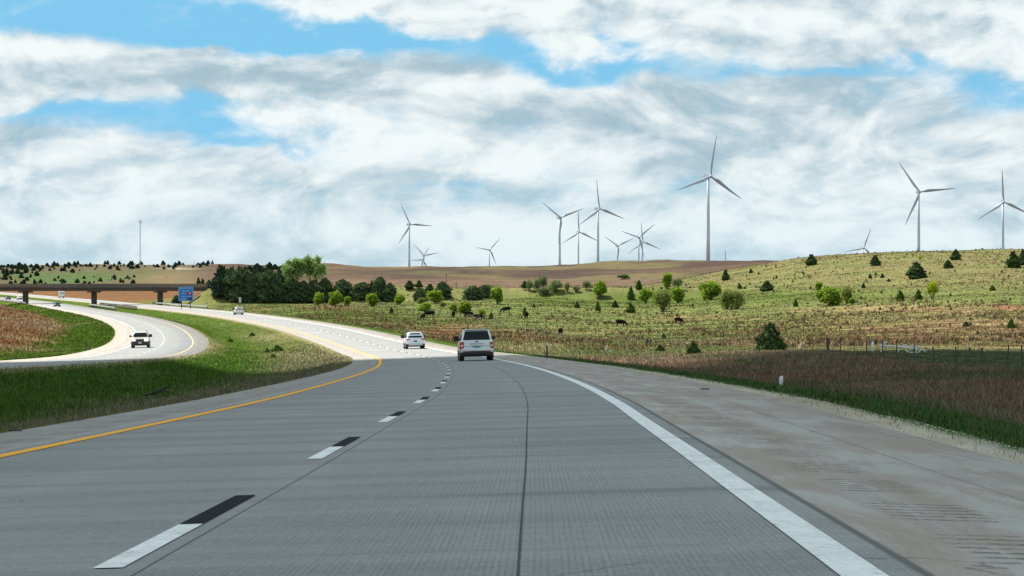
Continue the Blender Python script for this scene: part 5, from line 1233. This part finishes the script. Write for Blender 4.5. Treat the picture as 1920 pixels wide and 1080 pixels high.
acc = blobs(((-.72, .555, .36, .022, .40), (-.80, .508, .34, .034, .46), (-.45, .480, .22, .036, .44), (-.20, .462, .22, .020, .34), (.12, .43, .30, .026, .42), (.88, .370, .18, .032, .38), (-.72, .303, .32, .026, .34), (-.50, .272, .26, .016, .26),
           (.58, .41, .22, .016, .26), (-.55, .41, .12, .015, .14), (-.22, .20, .25, .016, .14), (-.15, .16, .35, .02, .10), (.35, .20, .3, .02, .08), (-.36, .54, .10, .010, -.2), (-.92, .445, .13, .022, -.4), (.05, .525, .36, .024, -.3), (.85, .48, .25, .035, -.25), (-.40, .375, .40, .035, -.28), (-.60, .45, .07, .012, -.3)))
dens = mathn(nt, 'SUBTRACT', mathn(nt, 'ADD', mathn(nt, 'MULTIPLY', n1, .5), mathn(nt, 'MULTIPLY', n2, .5)), acc)
cov = ramp(nt, dens, .10, .50)
hi = ramp(nt, b, .55, 2.2); cov = mathn(nt, 'MULTIPLY', cov, mathn(nt, 'SUBTRACT', 1.0, mathn(nt, 'MULTIPLY', hi, .15)))
s1 = mathn(nt, 'MULTIPLY', mathn(nt, 'SUBTRACT', n1, n1u), 3.0); s2 = mathn(nt, 'MULTIPLY', mathn(nt, 'SUBTRACT', n2, n2u), 1.5)
br = mathn(nt, 'ADD', mathn(nt, 'ADD', s1, s2), mathn(nt, 'MULTIPLY', mathn(nt, 'SUBTRACT', .5, n3), 1.1))
br = mathn(nt, 'ADD', br, blobs(((-.90, .440, .16, .022, .6), (.05, .53, .45, .016, .45), (-.52, .345, .18, .016, .4), (.35, .355, .45, .05, -.30), (-.25, .365, .30, .03, -.15), (-.8, .24, .3, .03, -.2), (.25, .28, .4, .04, -.2), (.86, .5, .2, .02, .3), (.9, .29, .12, .03, .35), (-.05, .12, .4, .025, .25), (.45, .10, .4, .02, .25))))
br = mathn(nt, 'ADD', br, .60)
low = ramp(nt, b, 0.0, .30, 1, 0)
brc = ramp(nt, br, -.05, 1.1)
CW = 5.2
cc = mixc(nt, brc, (.38 * CW, .53 * CW, .62 * CW), (.90 * CW, .955 * CW, .96 * CW))
cc = mixc(nt, mathn(nt, 'MULTIPLY', low, .45), cc, (.60 * CW, .80 * CW, .88 * CW))
blue = mixc(nt, .85, sky.outputs[0], (.19 * CW, .57 * CW, .82 * CW))
fin = mixc(nt, cov, blue, cc)
fin = mixc(nt, ramp(nt, b, -.35, -.02, 1, 0), fin, (.9, .9, .8))
nt.links.new(fin, bg.inputs[0]); bg.inputs[1].default_value = .1; nt.links.new(bg.outputs[0], out.inputs[0])
w.cycles.sampling_method = 'MANUAL'; w.cycles.sample_map_resolution = 1024

sl = bpy.data.lights.new('sun', 'SUN'); sl.energy = 4.3; sl.angle = math.radians(.53); sl.color = (1, .95, .87); so = bpy.data.objects.new('sun', sl); col.objects.link(so)
so.rotation_euler = (-SUN).to_track_quat('-Z', 'Y').to_euler()

cam = bpy.data.cameras.new('camera'); co = bpy.data.objects.new('camera', cam); col.objects.link(co); co.location = (0, 0, 0); co.rotation_euler = (math.pi / 2, 0, 0)
cam.sensor_width = 36; cam.lens = F / 1920 * 36; cam.clip_start = .1; cam.clip_end = 30000; sc.camera = co
vs = sc.view_settings; sc.display_settings.display_device = 'sRGB'; vs.view_transform = 'Standard'; vs.look = 'None'; vs.gamma = 1; vs.exposure = .95; vs.use_curve_mapping = False
sc.cycles.max_bounces = 5; sc.cycles.diffuse_bounces = 2; sc.cycles.glossy_bounces = 2; sc.cycles.transmission_bounces = 2; sc.cycles.use_denoising = True
